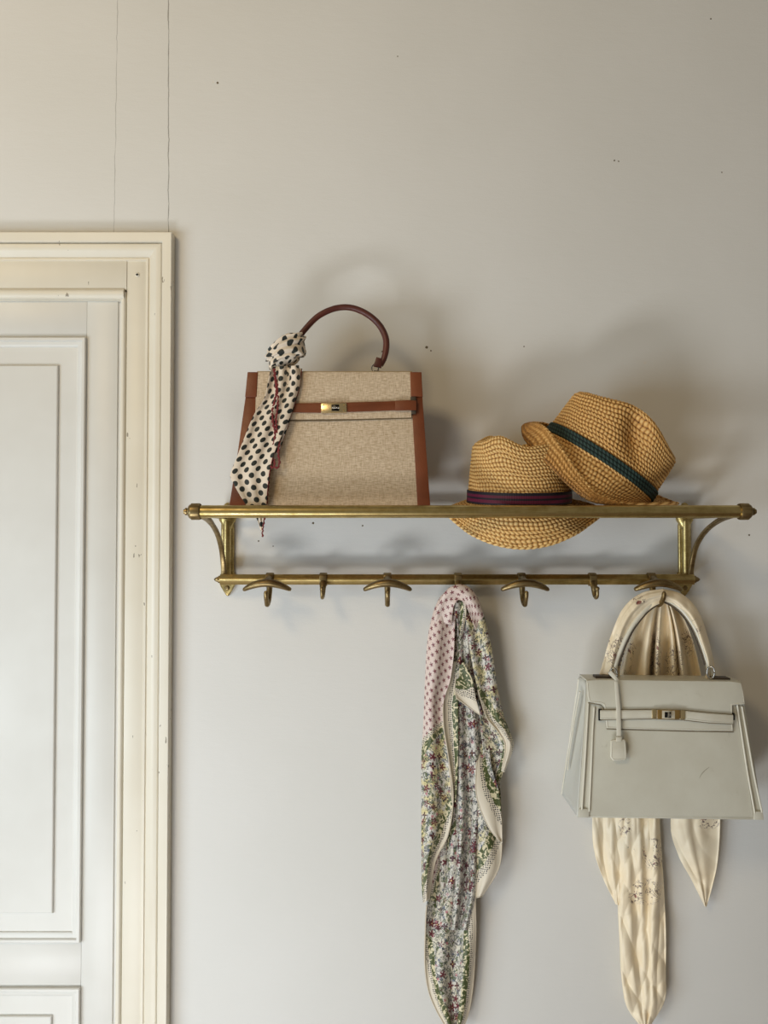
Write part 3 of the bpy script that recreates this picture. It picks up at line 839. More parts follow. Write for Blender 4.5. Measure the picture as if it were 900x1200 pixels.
fold_b = [P(614, 505, -0.110), P(616.5, 515, -0.146), P(633, 533, -0.170), P(651, 551.5, -0.182), P(669, 568.5, -0.187), P(688, 582, -0.187), P(706, 588.5, -0.185), P(738, 591, -0.168), P(775, 590, -0.115),
         P(776, 590, -0.075), P(755, 580, -0.035), P(728, 557, -0.022), P(697, 536, -0.022), P(662, 516, -0.030), P(630, 505, -0.055), P(616, 501, -0.085)]
def top_b(x, y):
    return 0.020*np.exp(-((x + 0.006)/0.055)**2) - 0.006*np.exp(-((x-0.09)/0.03)**2)
def dent_b(x, y, z, hh):
    # pinch in the side of the crown
    k = 0.026*np.exp(-((x - 0.010 + 0.05*(hh - 0.7))/0.024)**2) * np.clip((hh - 0.30)/0.35, 0, 1) * np.clip((1.06 - hh)/0.22, 0, 1)
    y2 = np.where(y < 0, y + k * np.clip(-y/0.04, 0, 1), y)
    return x, y2, z
hat(hat_b, (Ob, ax, ey2, az2), 0.1135, 0.074, 0.098, top_b, rim_b, None, 0, STRAW2, (0.004, 0.0235, GREENB, True), rows_crown=21, rows_brim=13, cols=92, NU=736, taper=0.97, dent=dent_b, fold=fold_b)

# ------------------------------------------------------------------ linen handbag on the shelf
zS = zF + 0.007
PL = Plane(P(290, 437, -0.128), P(494, 437, -0.128), P(386, 594, -0.165))
bag = thing('handbag', (P(390, 594, -0.11)[0], -0.11, zS), 'natural linen handbag with tan leather trim and arched brown handle on the shelf', 'handbag', 'structured handbags')
def corner(px, py): return PL.at(px, py, 0.0)
tlc, trc = corner(291, 438), corner(493.5, 438)
brc, blc = corner(503.5, 594), corner(269, 594)
for c_ in (brc, blc): c_[2] = zS
fr = [tlc, trc, brc, blc]
bk = [np.array([tlc[0]+0.004, -0.085, tlc[2]]), np.array([trc[0]-0.004, -0.085, trc[2]]), np.array([brc[0], -0.052, zS]), np.array([blc[0], -0.052, zS])]
prism('body', fr, bk, TAN, bag, 0.003, 3)
puff_panel('front_panel', [(303, 440), (482, 440), (491, 597), (285, 597)], PL, 0.0012, 0.002, 0.0022, LINEN, bag, wr=0.0006, seed=1)
plate('side_trim', [(482, 464), (495, 464), (504.5, 596), (489.5, 596)], PL, -0.001, 0.0032, TAN, bag, 0.0008)
plate('side_trim', [(289, 464), (302, 464), (288, 596), (268, 596)], PL, -0.001, 0.0032, TAN, bag, 0.0008)
# flap
fl = puff_panel('flap', [(300.5, 436), (481.5, 436), (482, 490.5), (299, 492)], PL, 0.0058, 0.0045, 0.0012, LINEN, bag, wr=0.0009, seed=2)
plate('flap_corner', [(480.5, 435.8), (494, 435.8), (495.5, 464.5), (481.5, 464.5)], PL, 0.001, 0.0072, TAN, bag, 0.0012, 3)
plate('flap_corner', [(290, 435.8), (302, 435.8), (300.5, 465), (287, 465)], PL, 0.001, 0.0072, TAN, bag, 0.0012, 3)
tube('flap_shade_line', [PL.at(a, b, 0.0050) for a, b in ((299, 491.8), (345, 493), (390, 492.6), (430, 491.4), (482, 490))], 0.0013, FLAP_SHADE, bag, seg=8)  # thin dark tube drawing the shade along the flap's lower edge
tp = Plane(tlc, trc, bk[0]); 
prism('flap_top', [tlc + (0.016, -0.004, 0.0015), trc + (-0.016, -0.004, 0.0015), trc + (-0.016, -0.004, 0.004), tlc + (0.016, -0.004, 0.004)],
      [bk[0] + (0.012, 0, 0.0015), bk[1] + (-0.012, 0, 0.0015), bk[1] + (-0.012, 0, 0.004), bk[0] + (0.012, 0, 0.004)], simple('linen_top', srgb(190, 168, 132), 0.9), bag, 0.001)
# belt with gilt plate and turn lock
def belt(name, top, bot, plane, o0, o1, mat, parent, bev=0.0006):
    return plate(name, top + list(reversed(bot)), plane, o0, o1, mat, parent, bev)
belt('belt', [(318, 473.5), (340, 472.5), (376, 472), (410, 471.5), (440, 470.6), (462, 469.8), (487, 470)], [(318, 484), (340, 483), (376, 483.5), (410, 482.5), (440, 481.5), (462, 480.5), (487, 480)], PL, 0.0075, 0.0100, TAN, bag)
plate('belt_slot', [(481, 465), (487.5, 465), (487.5, 485), (482, 485)], PL, 0.004, 0.0080, EDGE_D, bag, 0.0008)
belt('belt_end', [(463, 469.4), (476, 468.8), (488, 469.2)], [(463, 480.8), (476, 480.6), (488, 480.6)], PL, 0.0095, 0.0122, TAN, bag, 0.0009)
lockp = plate('lock_plate', [(376, 472.2), (406, 472), (406.5, 483), (376.3, 484)], PL, 0.0095, 0.0125, GOLD, bag, 0.0008)
plate('lock_slot', [(388.5, 474), (397.5, 474), (397.5, 481.5), (388.5, 481.5)], PL, 0.0122, 0.0128, BLACK, lockp, 0.0002)
q = PL.at(392, 477.8, 0.0125)
tube('turn_lock', [q, q + PL.n*0.004, q + PL.n*0.006], [0.0026, 0.0026, 0.0022], STEEL, lockp, seg=14)
q2 = PL.at(392, 477.6, 0.0185); q3 = PL.at(398, 477.8, 0.0185)
tube('turn_bar', [PL.at(388.5, 477.6, 0.0185), q3], 0.0016, STEEL, lockp, seg=10)
for (a, b) in ((379.5, 474.8), (379.5, 481), (403, 474.5), (403, 480.8)):
    q = PL.at(a, b, 0.0123)
    v, f = lathe_data([q, q + PL.n*0.0006, q + PL.n*0.0009], [0.0011, 0.0010, 0.0004], 10); obj('rivet', v, f, GOLD_W, lockp)
# handle: leans back a little
hp = [(342, 436, -0.106), (341, 424, -0.106), (344, 408, -0.105), (350, 396, -0.104), (360, 383, -0.102), (373, 370.5, -0.100), (389, 362.5, -0.099), (405, 360, -0.098), (420, 363, -0.098), (435, 371.5, -0.099), (446, 383, -0.101), (452, 396, -0.103), (452.5, 408, -0.104), (450, 420, -0.105), (446, 428, -0.106)]
pth = catmull([P(a, b, c_) for a, b, c_ in hp], 80)
w = np.interp(np.linspace(0, 1, 80), [0, 0.1, 0.5, 0.9, 1], [0.0046, 0.0052, 0.0056, 0.0060, 0.0050])
tube('handle', pth, w, TAN_D, bag, seg=18)
belt('handle_tab', [(441, 418), (447, 420)], [(437.5, 429), (447, 431)], Plane(P(440, 420, -0.111), P(450, 420, -0.111), P(440, 440, -0.111)), -0.006, 0.001, TAN_D, bag, 0.0012)
v, f = tube_data(catmull([P(439.5 + 4*math.cos(a), 432 + 5*math.sin(a), -0.106 - 0.003*math.sin(a)) for a in np.linspace(0, 2*math.pi, 12)], 30), 0.0013, None, 8)
obj('handle_ring', v, f, STEEL, bag)
prism('handle_base', [P(438, 434, -0.110), P(462, 436, -0.110), P(462, 437.6, -0.110), P(438, 437.6, -0.110)], [P(438, 434, -0.098), P(462, 436, -0.098), P(462, 437.6, -0.098), P(438, 437.6, -0.098)], EDGE_D, bag, 0.0006)
for px in (300, 497):
    box('foot_stud', P(px, 590, -0.1)[0] - 0.004, P(px, 590, -0.1)[0] + 0.004, -0.128, -0.120, zS - 0.0035, zS + 0.001, GOLD_W, bag, 0.001)

# ------------------------------------------------------------------ cloth sheets
def sheet(name, L, R, y0, mat, parent, nu=60, nv=150, pleats=3, amp=0.006, wr=0.002, seed=0, y1=None, bow=0.0, ybias=0.0,
          uvo=(0, 0), hemL=None, hemR=None, extra=None, hem_tube=None, phase=0.0, pleat_prof=None, solid=0.0012, side=0.0, attrs_fn=None, fine=0.0, irr=0.0, crinkle=0.0, offL=None, offR=None):
    """cloth hanging between two outline curves given top to bottom in pixels; y0(v) depth, pleated across u"""
    Lp = catmull(L, nv); Rp = catmull(R, nv)
    v = np.linspace(0, 1, nv); u = np.linspace(0, 1, nu)
    U, V = np.meshgrid(u, v)
    px = Lp[:, 0][:, None]*(1-U) + Rp[:, 0][:, None]*U; py = Lp[:, 1][:, None]*(1-U) + Rp[:, 1][:, None]*U
    yy = np.interp(v, np.linspace(0, 1, len(y0)), y0)[:, None] * np.ones_like(U)
    a = amp if np.isscalar(amp) else np.interp(v, np.linspace(0, 1, len(amp)), amp)[:, None]
    sway = 0.35*np.sin(V*3.1 + seed) + 0.15*np.sin(V*7.3 + seed*2.1)
    Uw = U + irr*(0.10*np.sin(2*math.pi*U*1.3 + seed + 0.8*V) + 0.06*np.sin(2*math.pi*U*2.7 + seed*1.7 - 1.3*V))
    am = 1 + irr*0.45*np.sin(2*math.pi*U*1.9 + seed*2.3)
    pl = np.cos((Uw*pleats + phase + sway*0.5) * 2*math.pi)
    pl = np.sign(pl) * np.abs(pl) ** 0.8 * am
    yy = yy - a*pl - bow*(1 - (2*U-1)**2) + side*(U-0.5)
    yy = yy + wr * wob(U*5, V*9, 1.0, seed) + fine * wob(U*16 + 0.6*wob(U*3, V*5, 1.0, seed+4), V*34, 1.0, seed + 2)
    if crinkle:
        X_c, Y_c = px / 9.0, py / 24.0
        for k_ in range(6):
            an = 0.5 + 0.75*k_ + seed
            w_ = np.sin(X_c*math.cos(an)*1.6 + Y_c*math.sin(an)*2.0 + 1.6*wob(X_c*0.5, Y_c*0.6, 1.0, seed + k_) + k_*2.1)
            yy = yy + crinkle*(1 - np.abs(w_)*2)*0.34*np.clip(0.5 + 0.8*wob(X_c*0.4, Y_c*0.3, 1.0, seed + k_ + 3), 0, 1.3)*np.interp(py, [880, 960], [0.6, 1.5])
    # vectorised P()
    d = (px - 450.0)[..., None]/FPX*RT + (600.0 - py)[..., None]/FPX*UP + FWD
    pts = CAM + d * ((yy - CAM[1]) / d[..., 1])[..., None]
    # arclength uv
    su = np.concatenate([np.zeros((nv, 1)), np.cumsum(np.linalg.norm(np.diff(pts, axis=1), axis=2), 1)], 1)
    sv = np.concatenate([[0], np.cumsum(np.linalg.norm(np.diff(pts[:, nu//2], axis=0), axis=1))])
    uv = np.stack([(su - su[:, nu//2:nu//2+1]).ravel() + uvo[0], -np.broadcast_to(sv[:, None], su.shape).ravel() + uvo[1]], 1)
    at = {}
    if hemL is not None:
        hl = np.interp(v, np.linspace(0, 1, len(hemL)), hemL)[:, None]; hr = np.interp(v, np.linspace(0, 1, len(hemR)), hemR)[:, None]
        at['hem'] = hl*(1-U) + hr*U
        for off_, dist in ((offL, su), (offR, su[:, -1:] - su)):
            if off_ is not None:
                at['hem'] = np.minimum(at['hem'], dist + np.interp(v, np.linspace(0, 1, len(off_)), off_)[:, None])
    if attrs_fn is not None: at.update(attrs_fn(px, py, U, V))
    o = obj(name, pts.reshape(-1, 3), grid_faces(nu, nv), mat, parent, uv=uv, attrs=at, solid=solid)
    if hem_tube:
        for (edge, a0, a1, m_, r) in hem_tube:
            if edge == 'L': e = pts[int(a0*(nv-1)):int(a1*(nv-1))+1, 0]
            elif edge == 'R': e = pts[int(a0*(nv-1)):int(a1*(nv-1))+1, -1]
            else: e = pts[-1, int(a0*(nu-1)):int(a1*(nu-1))+1]
            vv, ff = tube_data(e, r, None, 8)
            obj('hem', vv, ff, m_, o)
    return o

# ---- polka dot scarf knotted on the handle of the linen bag
pk = thing('polka_dot_scarf', tuple(P(335, 412, -0.125)), 'cream silk scarf with dark polka dots and red hem knotted round the handle', 'scarf', 'scarves')
kc = P(336, 412, -0.118)
nu, nv = 96, 72
th = np.arange(nu)/nu*2*math.pi; ph = np.linspace(0.02, math.pi-0.02, nv)
T, F_ = np.meshgrid(th, ph)
def sq(a, e): return np.sign(a)*np.abs(a)**e
X_ = sq(np.cos(T), 0.85)*np.sin(F_)**0.7; Y_ = sq(np.sin(T), 0.9)*np.sin(F_)**0.7; Z_ = sq(np.cos(F_), 0.85)
fold = np.zeros_like(T)
for (a, b, c_, dep) in ((0.10, 0.35, 0.9, 0.009), (-0.28, -0.20, -0.9, 0.010), (0.58, 0.28, 0.6, 0.007), (-0.62, 0.25, 0.7, 0.007)):
    dist = Z_ - (a + b*X_ + 0.12*np.sin(3*T + c_))
    fold += dep*(0.5*(1+np.tanh(dist*16))*np.exp(-np.maximum(dist, 0)*4.5) - 0.35*np.exp(-((dist+0.05)/0.09)**2))
rad = 1 + 0.05*wob(X_*3, Z_*3 + Y_, 1.0, 6)
V3 = np.stack([X_*0.0325*rad, Y_*0.024*rad, Z_*0.0300*rad], -1)
nrm = V3/np.linalg.norm(V3, axis=2)[..., None]
V3 = V3 + nrm*fold[..., None]
ca, sa = math.cos(-0.32), math.sin(-0.32)
Vr = np.stack([V3[..., 0]*ca + V3[..., 2]*-sa*-1*0 + V3[..., 2]*0.18, V3[..., 1], V3[..., 2] + V3[..., 0]*0.22], -1)
kv = (Vr + kc).reshape(-1, 3)
kuv = np.stack([T.ravel()*0.034, -F_.ravel()*0.030 + 0.5], 1)
obj('knot', kv, [tuple(reversed(q_)) for q_ in grid_faces(nu, nv, True)], POLKA, pk, uv=kuv, attrs={'red': np.zeros(nu*nv)})
PLL = [(318, 430), (314, 448), (310, 466), (297, 487), (286, 514), (278, 535), (270, 556), (274, 567), (281, 580), (290, 594), (299, 604), (306, 622)]
PRR = [(350, 428), (352, 446), (347, 465), (339, 490), (329, 513), (322, 530), (317, 550), (315, 564), (313.5, 578), (312.5, 592), (310, 606), (307.5, 622)]
dz_ = [-0.140, -0.146, -0.152, -0.158, -0.164, -0.168, -0.172, -0.1745, -0.1765, -0.178, -0.179, -0.1795]
# the bag front leans, the tail lies on it
def front_y(py): return float(PL.at(330, py, 0.012)[1])
ydep = [front_y(a[1]) - 0.0035 for a in PLL]
sheet('front_tail', PLL, PRR, ydep, POLKA, pk, nu=70, nv=150, pleats=2.2, amp=[0.0055, 0.004, 0.003, 0.002, 0.0012, 0.0008], wr=0.0008, seed=3, uvo=(0.3, 0.7), phase=0.1,
      attrs_fn=lambda px, py, U, V: {'red': ((U > 0.975) & (V > 0.55)).astype(float)}, fine=0.0004)
# second layer peeking out on the right and the inner fold with the red rolled edges
sheet('back_tail', [(330, 430), (330, 470), (322, 510), (314, 545)], [(354, 432), (351, 455), (340, 492), (324, 540)], [front_y(430) + 0.001, front_y(470) + 0.002, front_y(510) + 0.002, front_y(545) + 0.002], POLKA, pk, nu=40, nv=80, pleats=1, amp=0.001, wr=0.0006, seed=5, uvo=(0.8, 0.1),
      attrs_fn=lambda px, py, U, V: {'red': (U > 0.95).astype(float)})
def hemline(pts, r, off=-0.0085, m_=REDHEM, nm='red_hem'):
    n = len(pts)*8
    p = catmull([P(a, b, front_y(b) + off) for a, b in pts], n)
    p[:, 0] += 0.0008*np.sin(np.arange(n)*1.9); p[:, 1] += 0.0004*np.sin(np.arange(n)*2.7)
    rr = r*(1 + 0.25*np.sin(np.arange(n)*1.3))
    tube(nm, p, rr, m_, pk, rb=rr*1.5, seg=8)
hemline([(321, 432), (322.5, 445), (324, 458), (322, 470), (319, 482), (320, 495), (322.5, 508), (320.5, 522), (317, 538), (317.5, 548), (321, 547)], 0.0013)
hemline([(322, 436), (325, 455), (325.5, 475), (323.5, 492), (325, 506), (327.5, 516), (326, 530), (327.5, 541), (325.5, 548), (322, 547), (321.5, 538)], 0.0011)
hemline([(316, 550), (315, 562), (313.5, 577), (312.5, 592), (309.5, 610), (307.5, 624), (307.8, 629)], 0.0009, off=-0.0045)

# ---- floral scarf on the fourth hook
fs = thing('floral_scarf', tuple(P(537, 690, -0.05)), 'long floral silk scarf with pink starred field hanging from the small hook', 'scarf', 'scarves')
def warm(k): return lambda px, py, U, V: {'warm': np.full_like(px, k)}
H2 = 0.0013
# back layers
sheet('back_layer', [(532, 690), (512, 720), (503, 770), (499, 850), (497, 950), (498, 1040), (505, 1060)], [(542, 690), (562, 720), (575, 780), (584, 860), (586, 940), (584, 1000), (566, 1040)], [-0.030, -0.026, -0.022, -0.020, -0.020, -0.020, -0.020], FLORAL, fs,
      nu=80, nv=160, pleats=4, amp=[0.002, 0.005, 0.007, 0.008, 0.008], wr=0.002, seed=1, uvo=(3.0, 0.4), hemL=[0.05, 0.05, 0.05], hemR=[0.06, 0.07, 0.05], attrs_fn=warm(0.2))
# long lower tail: pink, vine, flowers, hem
sheet('long_tail', [(522, 940), (513, 990), (505, 1030), (500, 1062), (498.5, 1090), (498, 1130), (502, 1160), (511, 1183), (524, 1206)], [(552, 940), (556, 990), (557, 1030), (557, 1060), (557.5, 1090), (556, 1130), (553, 1165), (548, 1190), (541, 1208)], [-0.020, -0.028, -0.030, -0.030, -0.030, -0.030], FLORAL, fs,
      nu=90, nv=150, pleats=2, amp=[0.006, 0.007, 0.008, 0.008, 0.006], wr=0.0015, seed=4, uvo=(5.0, 0.0), phase=0.3, hemL=[0.14, 0.14, 0.13, 0.112, 0.08, 0.07, 0.06, 0.03], hemR=[0.08, 0.08, 0.08, 0.08, 0.07, 0.06, 0.05, 0.02], offL=[0.2, 0.2, 0.1, 0.01, 0, 0], offR=[0.08, 0.03, 0.004, 0, 0, 0],
      hem_tube=[('L', 0.45, 1, HEMC, H2), ('R', 0.25, 1, HEMC, H2)], attrs_fn=warm(0.25), fine=0.0003)
# centre column
sheet('centre_fold', [(534, 702), (535, 740), (534, 790), (531, 830), (530, 880), (531, 940), (529, 1000), (524, 1050), (523, 1090)], [(548, 702), (552, 740), (556, 790), (562, 830), (566, 880), (566, 940), (560, 1000), (557, 1050), (548, 1090)], [-0.050, -0.042, -0.038, -0.036, -0.036, -0.036, -0.034], FLORAL, fs,
      nu=80, nv=170, pleats=2, amp=[0.002, 0.004, 0.007, 0.009, 0.009], wr=0.0012, seed=2, uvo=(1.0, 0.2), phase=0.5, hemL=[0.03, 0.026, 0.035, 0.05, 0.06, 0.06], hemR=[0.05, 0.06, 0.07, 0.08, 0.08, 0.09], attrs_fn=warm(0.05), fine=0.0003)
# strip of plain border between the left and the centre folds
sheet('border_strip', [(532, 775), (520, 815), (517, 828), (522, 870), (527, 905), (530, 940)], [(538, 775), (537, 815), (537, 840), (537, 880), (536, 910), (534, 940)], [-0.044, -0.046, -0.046, -0.044, -0.042], FLORAL, fs,
      nu=30, nv=90, pleats=0.8, amp=0.003, wr=0.0006, seed=6, uvo=(1.6, 0.6), hemL=[0.0, 0.0, 0.0], hemR=[0.024, 0.026, 0.022], hem_tube=[('L', 0.1, 1, HEMC, H2)], attrs_fn=warm(0.0))
# left fold: pink field above, vine, flowers, hem at its lower right edge
sheet('left_fold', [(527, 688), (514, 703), (506, 724), (501, 752), (498.5, 790), (497, 830), (495.5, 862), (494, 890), (494, 940), (494, 1000), (494.5, 1040), (496, 1058)], [(535, 698), (535, 712), (533, 735), (532, 765), (528, 796), (520, 822), (520, 850), (526, 890), (531, 935), (525, 978), (510, 1010), (503, 1054)], [-0.055, -0.056, -0.054, -0.052, -0.050, -0.046, -0.044, -0.042, -0.040], FLORAL, fs,
      nu=80, nv=220, pleats=1.1, amp=[0.003, 0.005, 0.006, 0.007, 0.007, 0.005], bow=0.006, wr=0.001, seed=7, uvo=(0.0, 0.0), phase=0.55, hemL=[0.17, 0.17, 0.17, 0.15, 0.112, 0.085, 0.06, 0.045, 0.012], hemR=[0.17, 0.17, 0.17, 0.13, 0.07, 0.030, 0.004, 0.0, 0.0],
      hem_tube=[('R', 0.36, 1, HEMC, H2)], attrs_fn=warm(0.9), fine=0.0003)
# pink cap carried over the hook
sheet('top_drape', [(509, 728), (514, 709), (523, 692), (536, 685), (549, 688), (559, 700), (567, 722)], [(529, 732), (531, 714), (534, 706), (538, 703), (543, 706), (549, 716), (557, 738)], [-0.060, -0.068, -0.076, -0.079, -0.077, -0.070, -0.060], FLORAL, fs, nu=40, nv=90, pleats=0.9, amp=0.003, bow=0.004, wr=0.0010, seed=9, uvo=(0.03, -0.02), hemL=[0.17, 0.17], hemR=[0.17, 0.17], attrs_fn=warm(0.0), fine=0.0003)
sheet('inner_fold', [(533, 703), (533, 716), (536, 730), (537, 745)], [(544, 705), (546, 716), (544, 730), (541, 745)], [-0.070, -0.066, -0.060, -0.054], FLORAL, fs, nu=30, nv=50, pleats=1.2, amp=0.003, wr=0.001, seed=17, uvo=(6.0, 0.2), hemL=[0.05, 0.04], hemR=[0.012, 0.0], hem_tube=[('R', 0, 1, HEMC, H2)], attrs_fn=warm(0.0))
# right fold sweeping out to the corner
sheet('right_fold', [(540, 698), (545, 722), (549, 750), (553, 775), (558, 800), (564, 822), (571, 842), (584, 858), (592, 874), (588, 904)], [(551, 692), (562, 708), (570, 733), (576, 760), (580, 785), (584, 812), (590, 838), (598, 860), (601.5, 876), (591, 905)], [-0.060, -0.060, -0.056, -0.052, -0.048, -0.045, -0.043, -0.041, -0.040], FLORAL, fs,
      nu=60, nv=150, pleats=1.2, amp=[0.003, 0.004, 0.005, 0.004, 0.002], bow=0.004, wr=0.0008, seed=10, uvo=(2.0, 0.3), phase=0.2, hemL=[0.03, 0.04, 0.06, 0.04, 0.014, 0.004, 0.0, 0.0], hemR=[0.15, 0.11, 0.07, 0.06, 0.05, 0.03, 0.012, 0.0],
      hem_tube=[('L', 0.52, 1, HEMC, H2)], attrs_fn=warm(0.8), fine=0.0003)
sheet('right_under', [(562, 826), (563, 850), (566, 880), (566, 900), (566, 920)], [(574, 838), (590, 856), (599, 874), (594, 892), (586, 915)], [-0.034, -0.034, -0.033, -0.031], FLORAL, fs, nu=40, nv=60, pleats=1, amp=0.003, wr=0.0008, seed=12, uvo=(2.6, 0.0), hemL=[0.05, 0.06, 0.05], hemR=[0.012, 0.016, 0.02], attrs_fn=warm(0.5))
# small front flap
sheet('front_flap', [(534, 783), (534, 795), (533, 806), (535, 818)], [(543, 776), (553, 795), (557, 815), (563, 838)], [-0.058, -0.058, -0.056, -0.054], FLORAL, fs, nu=40, nv=50, pleats=0.6, amp=0.002, wr=0.0006, seed=13, uvo=(2.3, 0.8), phase=0.2, hemL=[0.035, 0.03, 0.016, 0.0], hemR=[0.02, 0.02, 0.012, 0.0],
      hem_tube=[('B', 0, 1, HEMC, H2), ('L', 0.3, 1, HEMC, H2*0.8)], attrs_fn=warm(0.2))
# lower right fold
sheet('lower_right_fold', [(560, 850), (557, 905), (557, 940), (557.5, 980), (557, 1020), (557, 1052)], [(578, 850), (584, 895), (586.5, 930), (588, 985), (584, 1018), (565, 1050)], [-0.022, -0.034, -0.042, -0.042, -0.040], FLORAL, fs, nu=60, nv=110, pleats=1.0, amp=[0.004, 0.005, 0.005, 0.003], wr=0.001, seed=14, uvo=(4.0, 0.2), phase=0.6, hemL=[0.09, 0.08, 0.06, 0.03, 0.0], hemR=[0.05, 0.04, 0.016, 0.003, 0.0],
      hem_tube=[('R', 0.5, 1, HEMC, H2), ('B', 0, 1, HEMC, H2)], attrs_fn=warm(0.7), fine=0.0003)
sheet('lower_right_turn', [(562, 860), (558, 905), (559, 935), (572, 968), (586, 986)], [(572, 860), (576, 898), (584, 925), (588, 960), (588.5, 988)], [-0.020, -0.040, -0.050, -0.049, -0.047], FLORAL, fs, nu=40, nv=80, pleats=0.8, amp=0.002, wr=0.0006, seed=15, uvo=(4.4, 0.5), hemL=[0.0, 0.0, 0.0, 0.0], hemR=[0.05, 0.04, 0.02, 0.0], hem_tube=[('L', 0, 1, HEMC, H2)], attrs_fn=warm(0.1))

# ---- cream printed scarf behind the pale handbag
cs = thing('cream_scarf', tuple(P(776, 696, -0.06)), 'cream silk scarf with brown sprig print draped behind the pale handbag', 'scarf', 'scarves')
def prn(blobs):
    def fn(px, py, U, V):
        r = np.zeros_like(px)
        for (a, b, w, h) in blobs: r = np.maximum(r, np.exp(-(((px-a)/w)**2 + ((py-b)/h)**2)))
        return {'print': r}
    return fn
BL = [(725, 765, 18, 22), (737, 757, 9, 14), (768, 770, 8, 40), (790, 778, 12, 22), (806, 752, 11, 18), (748, 703, 9, 6), (733, 968, 9, 14), (765, 1000, 14, 20), (757, 1045, 22, 16), (742, 1050, 6, 10), (830, 965, 14, 7), (739, 1000, 6, 10), (712, 745, 8, 12), (738, 790, 8, 12), (815, 735, 8, 12)]
sheet('left_drape', [(778, 690), (752, 695), (731, 712), (717, 742), (707, 775), (700, 805), (696, 880), (694, 962), (697, 1000), (708, 1032), (722, 1060)], [(784, 703), (764, 712), (748, 729), (736, 754), (727, 782), (728, 805), (732, 880), (739, 962), (737, 1000), (731, 1032), (725, 1061)], [-0.086, -0.090, -0.090, -0.086, -0.070, -0.036, -0.018, -0.018, -0.018], CREAM, cs,
      nu=60, nv=190, pleats=1.3, amp=[0.002, 0.004, 0.005, 0.005, 0.004, 0.003, 0.002], wr=0.0014, seed=21, uvo=(0, 0), phase=0.35, bow=0.005, irr=0.8, attrs_fn=prn(BL), fine=0.0006, crinkle=0.0042)
sheet('right_drape', [(774, 703), (790, 710), (808, 730), (819, 757), (828, 785), (822, 805), (800, 880), (786, 960), (794, 1000), (811, 1032), (826, 1062)], [(776, 690), (800, 697), (818, 716), (829, 745), (836, 775), (839, 805), (842, 880), (844, 962), (841, 1010), (834, 1042), (827.5, 1063)], [-0.084, -0.088, -0.088, -0.084, -0.068, -0.036, -0.018, -0.018, -0.018], CREAM, cs,
      nu=60, nv=190, pleats=1.2, amp=[0.002, 0.004, 0.005, 0.005, 0.004, 0.003, 0.002], wr=0.0014, seed=23, uvo=(1.0, 0), phase=0.6, bow=0.005, irr=0.8, attrs_fn=prn(BL), fine=0.0006, crinkle=0.0042)
sheet('centre_drape', [(768, 698), (752, 718), (740, 745), (731, 775), (725, 805), (724, 850), (726, 900)], [(784, 698), (798, 718), (810, 745), (818, 775), (822, 805), (816, 850), (800, 900)], [-0.066, -0.060, -0.054, -0.046, -0.036, -0.026, -0.022], CREAM, cs,
      nu=140, nv=140, pleats=4.2, amp=[0.005, 0.014, 0.020, 0.018, 0.010, 0.005], wr=0.0016, seed=26, uvo=(2.0, 0), phase=0.1, irr=1.0, attrs_fn=prn(BL), fine=0.0006, crinkle=0.002)
sheet('long_tail', [(724, 890), (721, 930), (720.5, 965), (722, 1010), (724, 1060), (726, 1100), (728, 1140), (734, 1178), (750, 1202)], [(776, 890), (774, 930), (773, 962), (776, 1010), (779, 1060), (780.5, 1100), (780, 1140), (779, 1172), (762, 1202)], [-0.024, -0.025, -0.026, -0.026, -0.026, -0.024], CREAM, cs,
      nu=110, nv=240, pleats=1.9, amp=[0.004, 0.0055, 0.006, 0.005, 0.004, 0.002], bow=0.004, wr=0.002, seed=31, uvo=(2.5, 0), phase=0.35, irr=1.0, attrs_fn=prn(BL), fine=0.0005, crinkle=0.0050)

# ------------------------------------------------------------------ pale leather handbag on the last hook
PW = Plane(P(687, 797, -0.118), P(868, 799, -0.118), P(785, 960, -0.152))
wb = thing('handbag', tuple(P(785, 960, -0.09)), 'pale grey leather handbag with gilt clasp and hanging tag below the hooks', 'handbag', 'structured handbags')
ftl, ftr, fbr, fbl = PW.at(687, 799), PW.at(868, 801), PW.at(894, 961), PW.at(677, 958)
YB = -0.034
def backp(p, y, dx=0.0, dz=0.0): return np.array([p[0] + dx, y, p[2] + dz])
btl, btr = backp(ftl, -0.070), backp(ftr, -0.070)
bbr, bbl = backp(fbr, YB), backp(fbl, YB)
# front and back walls, bottom, and gussets folded inwards
prism('front_wall', [ftl, ftr, fbr, fbl], [p - PW.n*0.004 for p in (ftl, ftr, fbr, fbl)], SAGE, wb, 0.0012)
prism('back_wall', [btl, btr, bbr, bbl], [p + np.array([0, 0.004, 0]) for p in (btl, btr, bbr, bbl)], SAGE, wb, 0.0012)
prism('bottom', [fbl, fbr, fbr + (0, 0, 0.004), fbl + (0, 0, 0.004)], [bbl, bbr, bbr + (0, 0, 0.004), bbl + (0, 0, 0.004)], SAGE, wb, 0.001)
for (ft, fb_, bt, bb, sg) in ((ftl, fbl, btl, bbl, 1), (ftr, fbr, btr, bbr, -1)):
    n = 24; vv = []
    for j in range(n):
        t = j/(n-1)
        a = ft*(1-t) + fb_*t; b = bt*(1-t) + bb*t
        for i in range(15):
            s_ = i/14; q = a*(1-s_) + b*s_
            q = q + np.array([sg*0.016*(1-abs(2*s_-1))*(1-t)**0.7*min(1, 4*t+0.2), 0, 0])
            vv.append(q)
    obj('gusset', vv, [tuple(q) for q in grid_faces(15, n)], SAGE_IN, wb, solid=0.0015)
    # piped edge of the back wall
    tube('back_piping', [bt*(1-t) + bb*t for t in np.linspace(0.02, 1, 10)], 0.0022, SAGE_E, wb, seg=10)
puff_panel('front_panel', [(701, 800), (858, 802), (883, 957), (687, 955)], PW, 0.0012, 0.002, 0.0030, SAGE, wb, wr=0.0006, seed=8)
SCUFF = simple('leather_scuff', srgb(174, 168, 150), 0.5)
